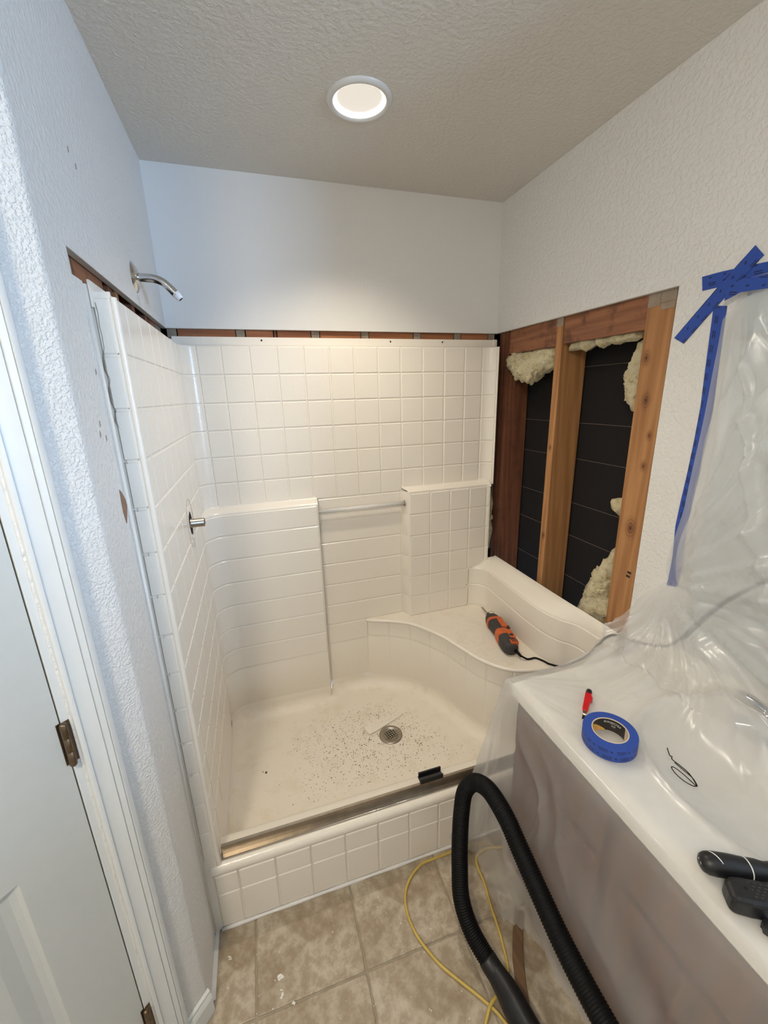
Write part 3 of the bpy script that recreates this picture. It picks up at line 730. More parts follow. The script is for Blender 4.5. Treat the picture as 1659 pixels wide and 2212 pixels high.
# --- shower valve stub in the left panel
VY, VZ = -.437, 1.250
va = thing('valve_stem', 'bare metal shower valve stem sticking out of a dark hole', 'valve', (XL, VY, VZ))
MV = axis_m((XL, VY, VZ), (1, 0, 0))
hole = [(0, .0035)]
pts = [(XL+.0035, VY+.030*math.cos(a)*(1+.10*math.sin(3*a)), VZ+.040*math.sin(a)*(1+.08*math.cos(5*a))) for a in np.linspace(0, 2*PI, 30)[:-1]]
fixn(mk('hole', pts, [tuple(range(len(pts)))], DARK, va))
lathe('stem', [(0, -.02), (.0165, -.02), (.0165, .004), (.0150, .006), (.0150, .046), (.0135, .048), (.0085, .048), (.008, .040), (0, .040)], NICKEL, va, 24, MV)
box('valve_bracket', (XL+.001, VY-.028, VZ-.006), (XL+.006, VY-.012, VZ+.006), NICKEL, va, bevel=.001)
ring = [(XL+.0032, VY+.062*math.cos(a), VZ+.085*math.sin(a)) for a in np.linspace(0, 2*PI, 48)[:-1]]
tube('scribed_ring', ring, .0007, SCRATCH, sh, 5, closed=True)
# --- shower arm on the left wall
AY, AZ = -.42, 2.014
sa_ = thing('shower_pipe', 'bent chrome shower arm with round wall plate and no head', 'shower arm', (0, AY, AZ))
MA = axis_m((0, AY, AZ), (1, 0, 0))
lathe('wall_plate', [(.0125, .014), (.018, .013), (.029, .009), (.038, .004), (.0425, .0), ], CHROME, sa_, 36, MA)
ap = spline([(-.01, AY, AZ), (.03, AY, AZ), (.055, AY, AZ-.002), (.075, AY, AZ-.010), (.092, AY, AZ-.025), (.108, AY, AZ-.043)], 8)
tube('arm_pipe', ap, .0117, CHROME, sa_, 18)
dv = Vector(ap[-1])-Vector(ap[-4]); ME = axis_m(ap[-1], dv)
lathe('thread_wrap', [(.0, .016), (.0082, .016), (.0098, .013), (.0098, .011), (.0104, .010), (.0104, .007), (.0112, .006), (.0112, -.001), (.0125, -.003), (.0108, -.006)], PTFE, sa_, 20, ME)
lathe('pipe_mouth', [(0, .0165), (.0072, .0165)], DARK, sa_, 16, ME)

# ------------------------------------------------------------------ insulation tufts in the framing
def wool(label, pts, rad, seed, sub=5, rough_=.5):
    # tuft built round a chain of points with radii: noisy skin of a metaball-like union
    c = np.array(pts, float); r = np.array(rad, float)
    bm = bmesh.new(); bmesh.ops.create_icosphere(bm, subdivisions=sub, radius=1)
    mid = c.mean(0); ext = np.abs(c-mid).max()+r.max()
    for vtx in bm.verts:
        dirn = np.array(vtx.co); lo, hi = 0., ext*2
        ts = np.linspace(0, hi, 60); q = mid[None]+dirn[None]*ts[:, None]
        fld = (np.exp(-((q[:, None]-c[None])**2).sum(2)/(r[None]**2)*1.2)).sum(1)
        ins = np.where(fld > .33)[0]; t = ts[ins[-1]] if len(ins) else r.min()*.4
        nz = mnoise.fractal(Vector(dirn*1.6)+Vector((seed, 0, 0)), .9, 2.1, 5)*.28*rough_+mnoise.fractal(Vector(mid+dirn*t)*60+Vector((seed, 3, 0)), .8, 2., 5)*.22*rough_
        vtx.co = Vector(mid+dirn*max(t*(1+nz), .002))
    me = bpy.data.meshes.new('insulation_tuft'); bm.to_mesh(me); bm.free(); me.materials.append(WOOL)
    me.polygons.foreach_set('use_smooth', [True]*len(me.polygons))
    o = put('insulation_tuft', me); return tag(o, label, 'insulation', 'pale yellow glass wool tufts in the wall cavity')
XI = 1.545
wool('pale yellow glass wool tuft hanging beside the corner stud', [(XI, -.05, 1.815), (XI, -.11, 1.80), (XI, -.17, 1.775), (XI-.005, -.225, 1.755), (XI, -.29, 1.785), (XI+.01, -.35, 1.80)], [.024, .045, .06, .062, .055, .045], 1)
wool('thin strip of glass wool under the stained block beside the wide stud', [(XI, -.485, 1.825), (XI, -.55, 1.826), (XI, -.63, 1.828), (XI, -.70, 1.832), (XI, -.78, 1.835)], [.024, .03, .03, .028, .028], 2)
wool('ragged glass wool along the upper side of the wide stud', [(1.575, -.785, 1.79), (1.575, -.775, 1.74), (1.575, -.770, 1.69), (1.575, -.775, 1.645), (1.575, -.79, 1.60)], [.028, .036, .040, .036, .024], 3)
wool('small wisp of glass wool halfway up the wide stud', [(1.575, -.785, 1.240), (1.575, -.752, 1.238), (1.575, -.770, 1.222)], [.028, .020, .022], 4, 3)
wool('large glass wool batt at the foot of the wide stud', [(1.575, -.785, 1.06), (1.575, -.770, 1.0), (1.575, -.745, .93), (1.575, -.722, .86), (1.575, -.712, .79), (1.575, -.715, .73), (1.575, -.78, .80)], [.026, .038, .048, .052, .055, .055, .05], 5)
wool('ragged grey glass wool behind the cut edge of the back panel', [(1.475, -.03, 1.15), (1.475, -.032, 1.08), (1.478, -.03, 1.0), (1.475, -.03, .92), (1.475, -.03, .84)], [.022]*5, 6, 3)

# ------------------------------------------------------------------ VANITY
VX, VY0, VY1, ZC = .985, -1.035, -1.785, .795
vc = thing('vanity_cabinet', 'brown wooden vanity cabinet under plastic sheeting', 'cabinet', (1.24, -1.41, 0))
merge('p', [box('p', (VX, VY1, .09), (W-.002, VY0, .62), VANWOOD, vc, bevel=.002), box('p', (VX, VY1, .62), (VX+.02, VY0, .758), VANWOOD, vc), box('p', (VX, VY1, .62), (W-.002, VY1+.018, .758), VANWOOD, vc), box('p', (VX, VY0-.018, .62), (W-.002, VY0, .758), VANWOOD, vc)]).name = 'body'
box('toe_kick', (VX+.06, VY1+.01, .0), (W-.002, VY0-.01, .09), VANWOOD, vc)
def cab_door(y0, y1, z0, z1, name='cabinet_door'):
    o = box(name, (VX-.019, y0, z0), (VX+.001, y1, z1), VANWOOD, vc, bevel=.003)
    L = [(.055, -.019), (.060, -.013), (.072, -.013), (.090, -.018)]; v = []; f = []
    for d, q in L: v += [(VX+q-.0006, y0+d, z0+d), (VX+q-.0006, y1-d, z0+d), (VX+q-.0006, y1-d, z1-d), (VX+q-.0006, y0+d, z1-d)]
    for k in range(3):
        for q in range(4): f.append((k*4+q, k*4+(q+1) % 4, k*4+4+(q+1) % 4, k*4+4+q))
    f.append((12, 13, 14, 15)); fixn(mk('raised_panel', v, f, VANWOOD, o)); return o
for y0, y1 in ((-1.40, -1.055), (-1.765, -1.42)):
    d = cab_door(y0, y1, .12, .57)
    box('drawer_front', (VX-.019, y0, .60), (VX+.001, y1, .735), VANWOOD, vc, bevel=.003)
# worktop with the moulded basin
BX, BY, BA, BB = 1.255, -1.490, .172, .236
def basin(x, y):
    q = math.hypot((x-BX)/BA, (y-BY)/BB)
    return 0.0 if q >= 1.12 else (.010*(1-abs(q-1)/.12) if q > 1 else -.125*(1-q**2.6)**.8)
nx, ny = 72, 96; CX0, CX1, CY0, CY1 = .965, W-.001, -1.795, -1.022
v = []; f = []
for i in range(nx+1):
    for j in range(ny+1):
        x, y = CX0+(CX1-CX0)*i/nx, CY0+(CY1-CY0)*j/ny; v.append((x, y, ZC+basin(x, y)))
idx_ = lambda i, j: i*(ny+1)+j
for i in range(nx):
    for j in range(ny): f.append((idx_(i, j), idx_(i+1, j), idx_(i+1, j+1), idx_(i, j+1)))
per = [idx_(i, 0) for i in range(nx+1)]+[idx_(nx, j) for j in range(1, ny+1)]+[idx_(i, ny) for i in range(nx-1, -1, -1)]+[idx_(0, j) for j in range(ny-1, 0, -1)]
b0 = len(v); v += [(v[k][0], v[k][1], .757) for k in per]; m = len(per)
f += [(per[k], b0+k, b0+(k+1) % m, per[(k+1) % m]) for k in range(m)]
ct = edge_smooth(fixn(mk('basin_counter', v, f, MARBLE)), 50); tag(ct, 'cream vanity countertop with moulded oval basin under plastic', 'countertop')
box('backsplash', (W-.022, CY0, ZC-.002), (W-.001, CY1, ZC+.085), MARBLE, ct, bevel=.004)
mr = thing('wall_mirror', 'frameless wall mirror covered by plastic sheeting', 'mirror', (W-.004, -1.46, .90))
box('mirror_glass', (W-.007, -1.79, .905), (W-.0005, -1.135, 1.88), MIRR, mr, bevel=.002)
# faucet
fc = thing('faucet', 'chrome two-handle basin faucet under the plastic', 'faucet', (1.425, -1.43, ZC))
box('faucet_base', (1.400, -1.555, ZC-.001), (1.455, -1.385, ZC+.016), CHROME, fc, bevel=.006)
tube('spout', spline([(1.428, -1.465, ZC+.01), (1.424, -1.462, ZC+.05), (1.402, -1.45, ZC+.074), (1.372, -1.425, ZC+.072), (1.345, -1.392, ZC+.062)], 8), [.017+.00012*i for i in range(33)], CHROME, fc, 16)
for y, d in ((-1.408, 1), (-1.53, -1)):
    hd = lathe('handle', [(0, 0), (.021, 0), (.019, .03), (.016, .058), (.012, .070), (0, .074)], CHROME, fc, 20, Matrix.Translation((1.43, y, ZC+.014)))
    tube('lever', spline([(1.43, y, ZC+.082), (1.432, y+.02*d, ZC+.085), (1.434, y+.045*d, ZC+.084), (1.435, y+.066*d, ZC+.080)], 6), [.010+.0004*min(i, 12) for i in range(19)], CHROME, fc, 12)
# outlet by the mirror with the saw's cord plugged in
ol = thing('wall_outlet', 'white electrical outlet beside the mirror under plastic', 'outlet', (W, -1.08, 1.19))

# ------------------------------------------------------------------ PLASTIC SHEET over mirror, worktop and cabinet
def vnoise(x, y, seed=0):
    xi, yi = np.floor(x).astype(int), np.floor(y).astype(int); fx, fy = x-xi, y-yi; fx = fx*fx*(3-2*fx); fy = fy*fy*(3-2*fy)
    def h(a, b):
        q = (a*374761393+b*668265263+seed*974711) & 0x7fffffff; q = ((q ^ (q >> 13))*1274126177) & 0x7fffffff; return ((q ^ (q >> 16)) & 0xffff)/65535.0
    return (h(xi, yi)*(1-fx)+h(xi+1, yi)*fx)*(1-fy)+(h(xi, yi+1)*(1-fx)+h(xi+1, yi+1)*fx)*fy
def ridge(u, seed=0): q = vnoise(np.asarray(u, float), np.zeros_like(np.asarray(u, float))+.37, seed); return 1-np.abs(2*q-1)
EX, EY, ZT = .958, -1.010, .803           # draping edges of the worktop
def top_h(x, y):                          # height of the sheet where it lies on the worktop
    q = np.sqrt(((x-BX)/BA)**2+((y-BY)/BB)**2); dip = np.where(q < 1, -.030*(1-np.minimum(q, 1)**2), 0)
    rimh = .0115*np.exp(-((q-1.02)/.05)**2)
    fz = .080*np.exp(-(((x-1.40)/.085)**4+((y+1.45)/.14)**4))
    return ZT+dip+rimh+fz+.0016*ridge(x*17+y*34+vnoise(x*6, y*6, 5)*3, 2)+.002*vnoise(x*22, y*22, 6)
yb_z = np.array([.80, .83, .90, .967, 1.03, 1.076, 1.105, 1.157, 1.314, 1.503, 1.628, 1.823, 1.87, 1.91])
yb_y = np.array([-.985, -.94, -.955, -.975, -1.03, -1.075, -1.062, -1.062, -1.089, -1.095, -1.097, -1.096, -1.125, -1.135])
RF = .15; LCN = W-.012-RF-EX; LAR = PI/2*RF; UW = LCN+LAR   # section: flat worktop, round rise, wall
def film(a, t, b):
    # a: along the section wall-top -> worktop -> front drop; t: 0..1 along the vanity; b: beyond its left end
    out = np.zeros(a.shape+(3,)); LEN = -1.84
    u = np.maximum(-a, 0); phi = np.clip((u-LCN)/RF, 0, PI/2)
    xs = EX+np.minimum(u, LCN)+RF*np.sin(phi); zs = ZT+RF*(1-np.cos(phi))+np.maximum(u-UW, 0)
    nx_, nz_ = -np.sin(phi), np.cos(phi)
    yl = np.where(u < LCN, EY, np.interp(zs, yb_z, yb_y))
    y = yl+t*(LEN-yl)
    flat = np.clip((u-.0)/.02, 0, 1)
    D = (top_h(xs, y)-ZT)*np.clip(1-(phi-.5)/.5, 0, 1)
    u1, u2_ = UW+(1.92-ZT-RF), UW+(1.085-ZT-RF)
    d1y, d1u = -(y+1.13), u1-u; an1 = np.arctan2(d1y, np.maximum(d1u, 1e-3)); r1 = np.hypot(d1y, d1u)
    d2y, d2u = -(y+1.07), u2_-u; an2 = np.arctan2(d2y, d2u); r2_ = np.hypot(d2y, d2u)
    wob = vnoise(y*5, u*5, 3)*.8
    c1 = ridge(an1*11+wob, 11)**2; c2 = ridge(an2*7.5+wob, 12)**2.2; c3 = ridge(an2*19+wob*2, 14)**3
    up_ = np.clip((u-LCN*.55)/.18, 0, 1)
    D = D+up_*(c1*.11*np.minimum(r1, .45)*np.exp(-r1*.7)+c2*.22*np.minimum(r2_, .30)*np.exp(-r2_*1.5)+c3*.05*np.minimum(r2_, .3)*np.exp(-r2_*1.2))
    D = D+np.clip((u-UW)/.2, 0, 1)*(.030*np.sin(np.clip((zs-ZT)/1.1, 0, 1)*PI)+.016*vnoise(y*9, zs*9, 8))
    D = D*np.clip(r1/.10, .15, 1)*(1-np.clip((phi-1.0)/.5, 0, 1)*(1-np.clip(t/.14, .12, 1)))
    cd_ = np.hypot(xs-EX, y-EY); cang = np.arctan2(xs-EX, -(y-EY)+1e-6)
    D = D+np.where(u < LCN, ridge(cang*11+wob*.6, 41)**2*.0065*np.clip(cd_/.05, 0, 1)*np.exp(-cd_*5), 0)*flat
    xo = xs+nx_*D; zo = zs+nz_*D
    out[..., 0] = xo; out[..., 1] = y; out[..., 2] = zo
    # front drop and left drop, joined by a folded cone at the corner
    fa, fb_ = np.maximum(a, 0), np.maximum(b, 0); r = np.hypot(fa, fb_); thn = np.arctan2(fb_, np.maximum(fa, 1e-9))
    drop = r > 0
    yy = np.where(fb_ > 0, EY, y)
    fold = ridge(yy*6+fa*3.2+vnoise(yy*5, fa*4, 21)*1.6, 22)**1.5*.62+ridge(yy*15-fa*3+vnoise(yy*8, fa*6, 23)*1.5, 24)**2*.16
    foldl = ridge(xo*9+fb_*1.0, 31)*.20
    cone = .10+.22*np.sin(2*thn)**2*(.5+.5*np.cos(thn*10))+.10*np.sin(2*thn)
    kf_, kl_ = .01+fold*.36, .10+foldl
    b1 = np.clip(thn/.4, 0, 1); b2 = np.clip((PI/2-thn)/.4, 0, 1)
    kc = (kf_*(1-b1)+cone*b1)*b2+kl_*(1-b2)
    k = np.where((fa > 0) & (fb_ > 0), kc, np.where(fa > 0, kf_, kl_))
    rr_ = .012; rnd = np.minimum(r/rr_, 1)
    fl_ = k*r*.55+rr_*rnd*.6; fl_ = np.where(fb_ > 0, fl_, np.minimum(fl_, .046+.03*np.clip((r-.62)/.1, 0, 1)))
    ux, uy = np.where(r > 0, -fa/np.maximum(r, 1e-9), 0), np.where(r > 0, fb_/np.maximum(r, 1e-9), 0)
    X2 = np.where(fa > 0, EX, xo); zt = np.where(fa > 0, ZT, zo)
    zz_ = zt-r*np.where(r < rr_, r/rr_*.6, 1)+np.where(r < rr_, 0, rr_*.4)
    out[..., 0] = np.where(drop, X2+ux*fl_, xo); out[..., 1] = np.where(drop, y+uy*fl_, y)
    out[..., 2] = np.where(drop, np.maximum(zz_, .006+.01*vnoise(a*20, b*20, 9)), zo)
    return out
Dp = UW
aa = np.r_[np.linspace(-UW-(1.91-ZT-RF), -UW, 110)[:-1], np.linspace(-UW, -LCN, 34)[:-1], np.linspace(-LCN, -.004, 60), np.linspace(0, .795, 92)]
bt = np.r_[np.linspace(.78, .0, 74)[:-1], np.zeros(190)]; tt = np.r_[np.zeros(73), np.linspace(0, 1, 190)]
A_, T_ = np.meshgrid(aa, tt, indexing='ij'); _, B_ = np.meshgrid(aa, bt, indexing='ij')
PF = film(A_, T_, B_)
# ragged hem: how far the drops reach
hemA = .735+.035*np.sin(T_*9)-.06*np.clip(T_*3-.6, 0, 1)
bmax = np.interp(A_, [-Dp, -LCN-.12, -LCN, -LCN+.10, -.2, 0, .5], [0, .0, .06, .20, .62, .74, .74])
keep = (np.hypot(np.maximum(A_, 0), np.maximum(B_, 0)) < np.where(B_ > 0, .74, hemA)) & (B_ <= bmax+1e-6) & ~((A_ < -LCN-.12) & (B_ > 0))
ids = -np.ones(keep.shape, int); ids[keep] = np.arange(keep.sum())
q = ids; F = np.stack([q[:-1, :-1], q[1:, :-1], q[1:, 1:], q[:-1, 1:]], -1).reshape(-1, 4); F = F[(F >= 0).all(1)]
ps = mk('plastic_sheet', PF[keep], [tuple(int(i) for i in r_) for r_ in F], FILM, None, smooth=True)
tag(ps, 'clear plastic sheeting draped over the vanity and mirror', 'plastic sheet')
# the sheet is folded double over the mirror and the worktop: an inner layer added just under the outer one to brighten it
a2 = np.linspace(-UW-(1.88-ZT-RF), -.03, 150); t2 = np.linspace(.03, 1, 130); A2, T2 = np.meshgrid(a2, t2, indexing='ij')
P2 = film(A2, np.clip(T2+.012*np.sin(A2*23), 0, 1), 0*A2); fac = .45+.35*vnoise(A2*5, T2*9, 77)
u_ = np.maximum(-A2, 0); ph = np.clip((u_-LCN)/RF, 0, PI/2); xs_ = EX+np.minimum(u_, LCN)+RF*np.sin(ph); zs_ = ZT+RF*(1-np.cos(ph))+np.maximum(u_-UW, 0)
P2[..., 0] = xs_+(P2[..., 0]-xs_)*fac; zw_ = zs_+(P2[..., 2]-zs_)*fac; bl_ = np.clip((u_-LCN)/.15, 0, 1); P2[..., 2] = (P2[..., 2]-.0035)*(1-bl_)+zw_*bl_
q = np.arange(A2.size).reshape(A2.shape); F = np.stack([q[:-1, :-1], q[1:, :-1], q[1:, 1:], q[:-1, 1:]], -1).reshape(-1, 4)
mk('inner_bright_layer', P2.reshape(-1, 3), [tuple(int(i) for i in r_) for r_ in F], FILM2, ps, smooth=True)
def sheet_z(x, y): return float(top_h(np.array(x), np.array(y)))

# ------------------------------------------------------------------ blue masking tape on the wall
def tape(label, pts, wdt, mat_):
    # strip of tape lying on the right wall along (y, z) points, slightly uneven edges, torn ends
    P = [np.array(p, float) for p in pts]; rr = random.Random(len(pts)*7+int(wdt*1e4)); L = []; Rr = []
    for i in range(len(P)):
        d = P[min(i+1, len(P)-1)]-P[max(i-1, 0)]; d /= np.linalg.norm(d); nn = np.array([-d[1], d[0]])
        e = d*rr.uniform(-.006, .006) if i in (0, len(P)-1) else 0
        L.append(P[i]+nn*(wdt/2)+e); Rr.append(P[i]-nn*(wdt/2)-e)
    poly = L+Rr[::-1]
    o = prism('masking_tape', [tuple(p) for p in poly], 0, .0012, mat_, fn=lambda y, z, h: (W-.0012+h-.0002, y, z))
    return tag(o, label, 'tape', 'strips of blue masking tape on the wall')
tape('blue masking tape strip running level across the wall above the plastic', [(-1.013, 1.925), (-1.06, 1.925), (-1.12, 1.922), (-1.20, 1.918)], .036, tape_mat('y', 'z', 'tape_level', BLUE))
o = tape('blue masking tape strip slanting upward beside the wall opening', [(-.972, 1.787), (-1.02, 1.84), (-1.08, 1.905), (-1.142, 1.968)], .036, tape_mat('y', 'z', 'tape_slant', BLUE, ang=math.radians(133)))
o.location.x = -.0013
o = tape('blue masking tape strip hanging down the edge of the plastic', [(-1.072, 1.86), (-1.075, 1.79), (-1.079, 1.70), (-1.084, 1.61), (-1.083, 1.51), (-1.080, 1.42), (-1.075, 1.33), (-1.072, 1.25), (-1.08, 1.15), (-1.078, 1.06)], .034, tape_mat('z', 'y', 'tape_down', BLUE))
o.location.x = -.0006
o = tape('crumpled blue masking tape piece holding the plastic at its top', [(-1.10, 1.880), (-1.135, 1.892), (-1.20, 1.888)], .03, tape_mat('y', 'z', 'tape_hold', BLUE, ang=.2)); o.location.x = -.03

# ------------------------------------------------------------------ things on the vanity
# tape roll
TX, TY = 1.058, -1.300; TZ = sheet_z(TX, TY)+.001
q = Matrix.Rotation(math.radians(-1.5), 4, 'Y').to_quaternion()
tr_ = thing('tape_roll', 'roll of blue masking tape lying on the plastic', 'tape roll', (TX, TY, TZ), q)
def rollmat():
    m = Mt('tape_roll_side'); tc = m.new('ShaderNodeTexCoord'); sp = m.new('ShaderNodeSeparateXYZ'); m.link(tc.outputs['Object'], sp.inputs[0])
    X, Y, Z = (N(m.t, sp.outputs[i]) for i in range(3))
    th_ = Y.op('ARCTAN2', X)*.062; U = th_+Z*.6
    a = (U/.04).frac(); b = ((Z-.002)/.0175).frac(); a2 = (U/.04+.5).frac()
    grain = N(m.t, m.noise(1000, 2)).gt(.42); rad = (X*X+Y*Y).op('SQRT').gt(.0605)
    l1 = (a.between(.08, .6)*b.between(.20, .36)+a.between(.16, .70)*b.between(.48, .66))*grain+a2.between(.30, .42)*b.between(.3, .55)
    col = m.mixc((l1*rad*.92).s, BLUE, rgb(14, 22, 66)); m.set(col, .55); m.bump(m.noise(500, 2), .2, .0005); return m.m
lathe('tape_body', [(.0415, .0), (.0615, .0), (.0620, .001), (.0620, .035), (.0615, .036), (.0415, .036)], rollmat(), tr_, 64, local=True, smooth=False, closed=True)
edge_smooth(tr_.children[0], 40)
co = lathe('core', [(.0392, .0), (.0416, .0), (.0416, .0364), (.0392, .0364)], CARD, tr_, 64, local=True, closed=True, smooth=False)
def core_patch(name, a0, a1, z0, z1, mat_, r_=.0390, skew=0.):
    n = 28; v = []
    for i in range(n+1):
        a = a0+(a1-a0)*i/n; zt = min(z1-skew*(i/n), .0350)
        v += [(r_*math.cos(a), r_*math.sin(a), z0), (r_*math.cos(a), r_*math.sin(a), zt)]
    return mk(name, v, [(2*i, 2*i+1, 2*i+3, 2*i+2) for i in range(n)], mat_, co, smooth=True, local=True)
core_patch('core_label', -.25, 2.9, .001, .0355, BLLABEL); core_patch('core_label', 1.05, 2.75, .001, .004, ORLABEL, .0387, skew=-.045)
def core_text(txt, size, ac, zc, mat_):
    cu = bpy.data.curves.new('t', 'FONT'); cu.body = txt; cu.size = size; cu.align_x = 'CENTER'; cu.align_y = 'CENTER'
    to = bpy.data.objects.new('t', cu); COL.objects.link(to); me = bpy.data.meshes.new_from_object(to.evaluated_get(bpy.context.evaluated_depsgraph_get())); bpy.data.objects.remove(to)
    for vt in me.vertices:                # bent round the inside of the core, upside down
        a = ac+vt.co.x/.0385; z = zc-vt.co.y; vt.co = (.0384*math.cos(a), .0384*math.sin(a), z)
    me.materials.clear(); me.materials.append(mat_); return put('core_lettering', me, co, local=True)
core_text('PROSharp', .0098, .62, .0265, WHITE); core_text('the', .0075, .55, .0165, WHITE)
# red utility knife
k0, k1 = Vector((1.140, -1.145, 0)), Vector((1.043, -1.228, 0)); kd = (k1-k0).normalized()
kz = sheet_z(1.1, -1.18)+.008
kf = thing('utility_knife', 'small red utility knife lying on the plastic beside the tape roll', 'knife', (k0.x, k0.y, kz), kd.to_track_quat('X', 'Z'))
prism('handle', [(.010, -.0085), (.080, -.0075), (.090, -.005), (.090, .005), (.080, .0075), (.046, .0085), (.040, .0125), (.026, .0125), (.022, .0085), (.010, .0085)], -.005, .0055, RED, kf, local=True, bevel=.0018)
lathe('end_cap', [(0, -.004), (.0075, -.004), (.0085, 0), (.0085, .010), (.007, .014)], BLACKP, kf, 18, Matrix.Rotation(PI/2, 4, 'Y'), local=True)
prism('collar', [(.088, -.004), (.102, -.003), (.102, .003), (.088, .004)], -.0025, .003, NICKEL, kf, local=True)
prism('blade', [(.100, -.0035), (.124, -.0035), (.118, .0035), (.100, .0035)], -.0006, .0006, CHROME, kf, local=True)
# black wire loop
wz = lambda x, y: (x, y, sheet_z(x, y)+.0042)
wp = [(1.190, -1.352), (1.182, -1.362), (1.176, -1.371), (1.179, -1.374), (1.172, -1.380), (1.176, -1.396), (1.178, -1.416), (1.170, -1.436), (1.160, -1.448), (1.150, -1.446), (1.141, -1.432), (1.140, -1.412), (1.148, -1.397), (1.156, -1.401), (1.160, -1.418), (1.160, -1.436), (1.160, -1.449), (1.166, -1.444), (1.174, -1.428), (1.172, -1.404), (1.170, -1.388)]
wt = tube('wire_loop', spline([wz(*p) for p in wp], 6), .0011, BLACKR, None, 6); tag(wt, 'thin black wire twisted into a loop on the plastic', 'wire')
# two black tool handles and a blade holder
def hdir(a, b): d = Vector(b)-Vector(a); return d.normalized().to_track_quat('X', 'Z')
h0, h1 = (.985, -1.580, ZT+.021), (1.105, -1.642, ZT+.021)
t1 = thing('saw_handle', 'black tool handle with two white rings on the vanity', 'hand tool', h0, hdir(h0, h1))
RX = Matrix.Rotation(PI/2, 4, 'Y')
prf = [(0, -.002), (.008, -.001), (.014, .003), (.0175, .010), (.019, .022), (.0188, .05), (.0172, .07), (.0172, .09), (.0148, .104), (.0165, .115), (.0165, .16), (.010, .17), (0, .171)]
lathe('grip', prf, BLACKP, t1, 28, RX, local=True)
rg = [(.0212, -.0006), (.0218, .0008), (.0212, .0022)]
for dx, tilt, rr_ in ((.024, .55, .0190), (.074, .12, .0174)):
    M = Matrix.Translation((dx, 0, 0)) @ Matrix.Rotation(tilt, 4, 'Z') @ RX
    lathe('white_ring', [(rr_-.002, -.0010), (rr_+.0006, -.0008), (rr_+.0009, .0), (rr_+.0006, .0008), (rr_-.002, .0010)], WHITE, t1, 32, M, local=True)
for k, (yy, zz0) in enumerate(((-.004, .003), (.003, .004), (0, -.004))):
    prism('end_emblem', [(yy-.0022, zz0-.0012), (yy+.0022, zz0-.0005), (yy+.0004, zz0+.002)], -.0018, -.0008-.0003*k, WHITE, t1, fn=lambda y, z, x: (x+.0006*(abs(y)+abs(z))*100, y, z), local=True)
g0, g1 = (.980, -1.628, ZT+.018), (1.085, -1.690, ZT+.018)
t2 = thing('knife_handle', 'black rubber tool handle with dimpled grip on the vanity', 'hand tool', g0, hdir(g0, g1))
prism('grip', [(-.002, -.016), (.006, -.022), (.03, -.0235), (.15, -.021), (.16, -.012), (.16, .012), (.15, .0215), (.03, .021), (.010, .019), (0, .012)], -.017, .019, BLACKP, t2, local=True, bevel=.007)
dm = bmesh.new()
for i in range(11):
    for j in range(5):
        M = Matrix.Translation((.036+i*.009+(.0045 if j % 2 else 0), -.010+j*.0055, .019)) @ Matrix.Diagonal((.0026, .0013, .0008, 1)); bmesh.ops.create_icosphere(dm, subdivisions=1, radius=1, matrix=M)
me = bpy.data.meshes.new('grip_dimples'); dm.to_mesh(me); dm.free(); me.materials.append(GREYR); put('grip_dimples', me, t2, local=True)['kind'] = 'stuff'
lathe('lanyard_hole', [(0, .0), (.003, .0), (.0034, -.001)], DARK, t2, 14, Matrix.Translation((.027, .001, .0196)), local=True)
c0, c1 = (.995, -1.678, ZT+.010), (1.03, -1.745, ZT+.010)
t3 = thing('blade_holder', 'black bracket with a thin metal blade at the worktop edge', 'hand tool', c0, hdir(c0, c1))
prism('bracket_arm', [(0, -.006), (.05, -.010), (.07, -.010), (.07, -.002), (.048, .000), (.004, .008), (-.002, .002)], -.008, .006, BLACKP, t3, local=True, bevel=.0015)
prism('metal_blade', [(.004, .006), (.06, .012), (.06, .034), (.004, .030)], .001, .0022, CHROME, t3, local=True)
prism('bracket_cap', [(-.004, .0), (.006, .0), (.008, .012), (-.002, .012)], -.006, .005, BLACKP, t3, local=True, bevel=.001)

# ------------------------------------------------------------------ small reciprocating saw on the seat
s0, s1 = Vector((1.352, -.215, ZS+.032)), Vector((1.272, -.600, ZS+.034))
sd = (s1-s0).normalized(); sq = sd.to_track_quat('X', 'Z')
sw = thing('power_saw', 'black and orange corded power saw lying on the shower seat', 'power tool', s0, sq)
def loft(name, secs, mat_, parent, n=20, rot=0.):
    # body with rounded-box sections: (x, half width, half height, y offset, z offset)
    v = []; f = []
    for x, hw, hh, oy, oz in secs:
        for k in range(n):
            a = 2*PI*k/n+rot; c, s = math.cos(a), math.sin(a); e = .72
            v.append((x, oy+1.16*hw*math.copysign(abs(c)**e, c), oz+1.10*hh*math.copysign(abs(s)**e, s)))
    for i in range(len(secs)-1):
        for k in range(n): f.append((i*n+k, i*n+(k+1) % n, i*n+n+(k+1) % n, i*n+n+k))
    f += [tuple(range(n-1, -1, -1)), tuple(range((len(secs)-1)*n, len(secs)*n))]
    return edge_smooth(fixn(mk(name, v, f, mat_, parent, local=True)), 45)
BL = .383
loft('front_housing', [(.095, .012, .012, 0, .0), (.105, .024, .024, 0, 0), (.125, .029, .028, 0, 0), (.150, .031, .029, 0, 0)], GREYR, sw)
loft('orange_band', [(.146, .0315, .0296, 0, 0), (.166, .0315, .0298, 0, 0)], ORANGE, sw)
loft('grip_body', [(.160, .030, .029, 0, 0), (.19, .028, .027, 0, 0), (.225, .0255, .026, 0, 0), (.245, .026, .026, 0, 0), (.262, .028, .027, 0, 0)], GREYR, sw)
loft('orange_collar', [(.247, .0275, .0275, 0, 0), (.262, .0310, .030, 0, 0), (.300, .0325, .0305, 0, 0), (.318, .0315, .030, 0, 0)], ORANGE, sw)
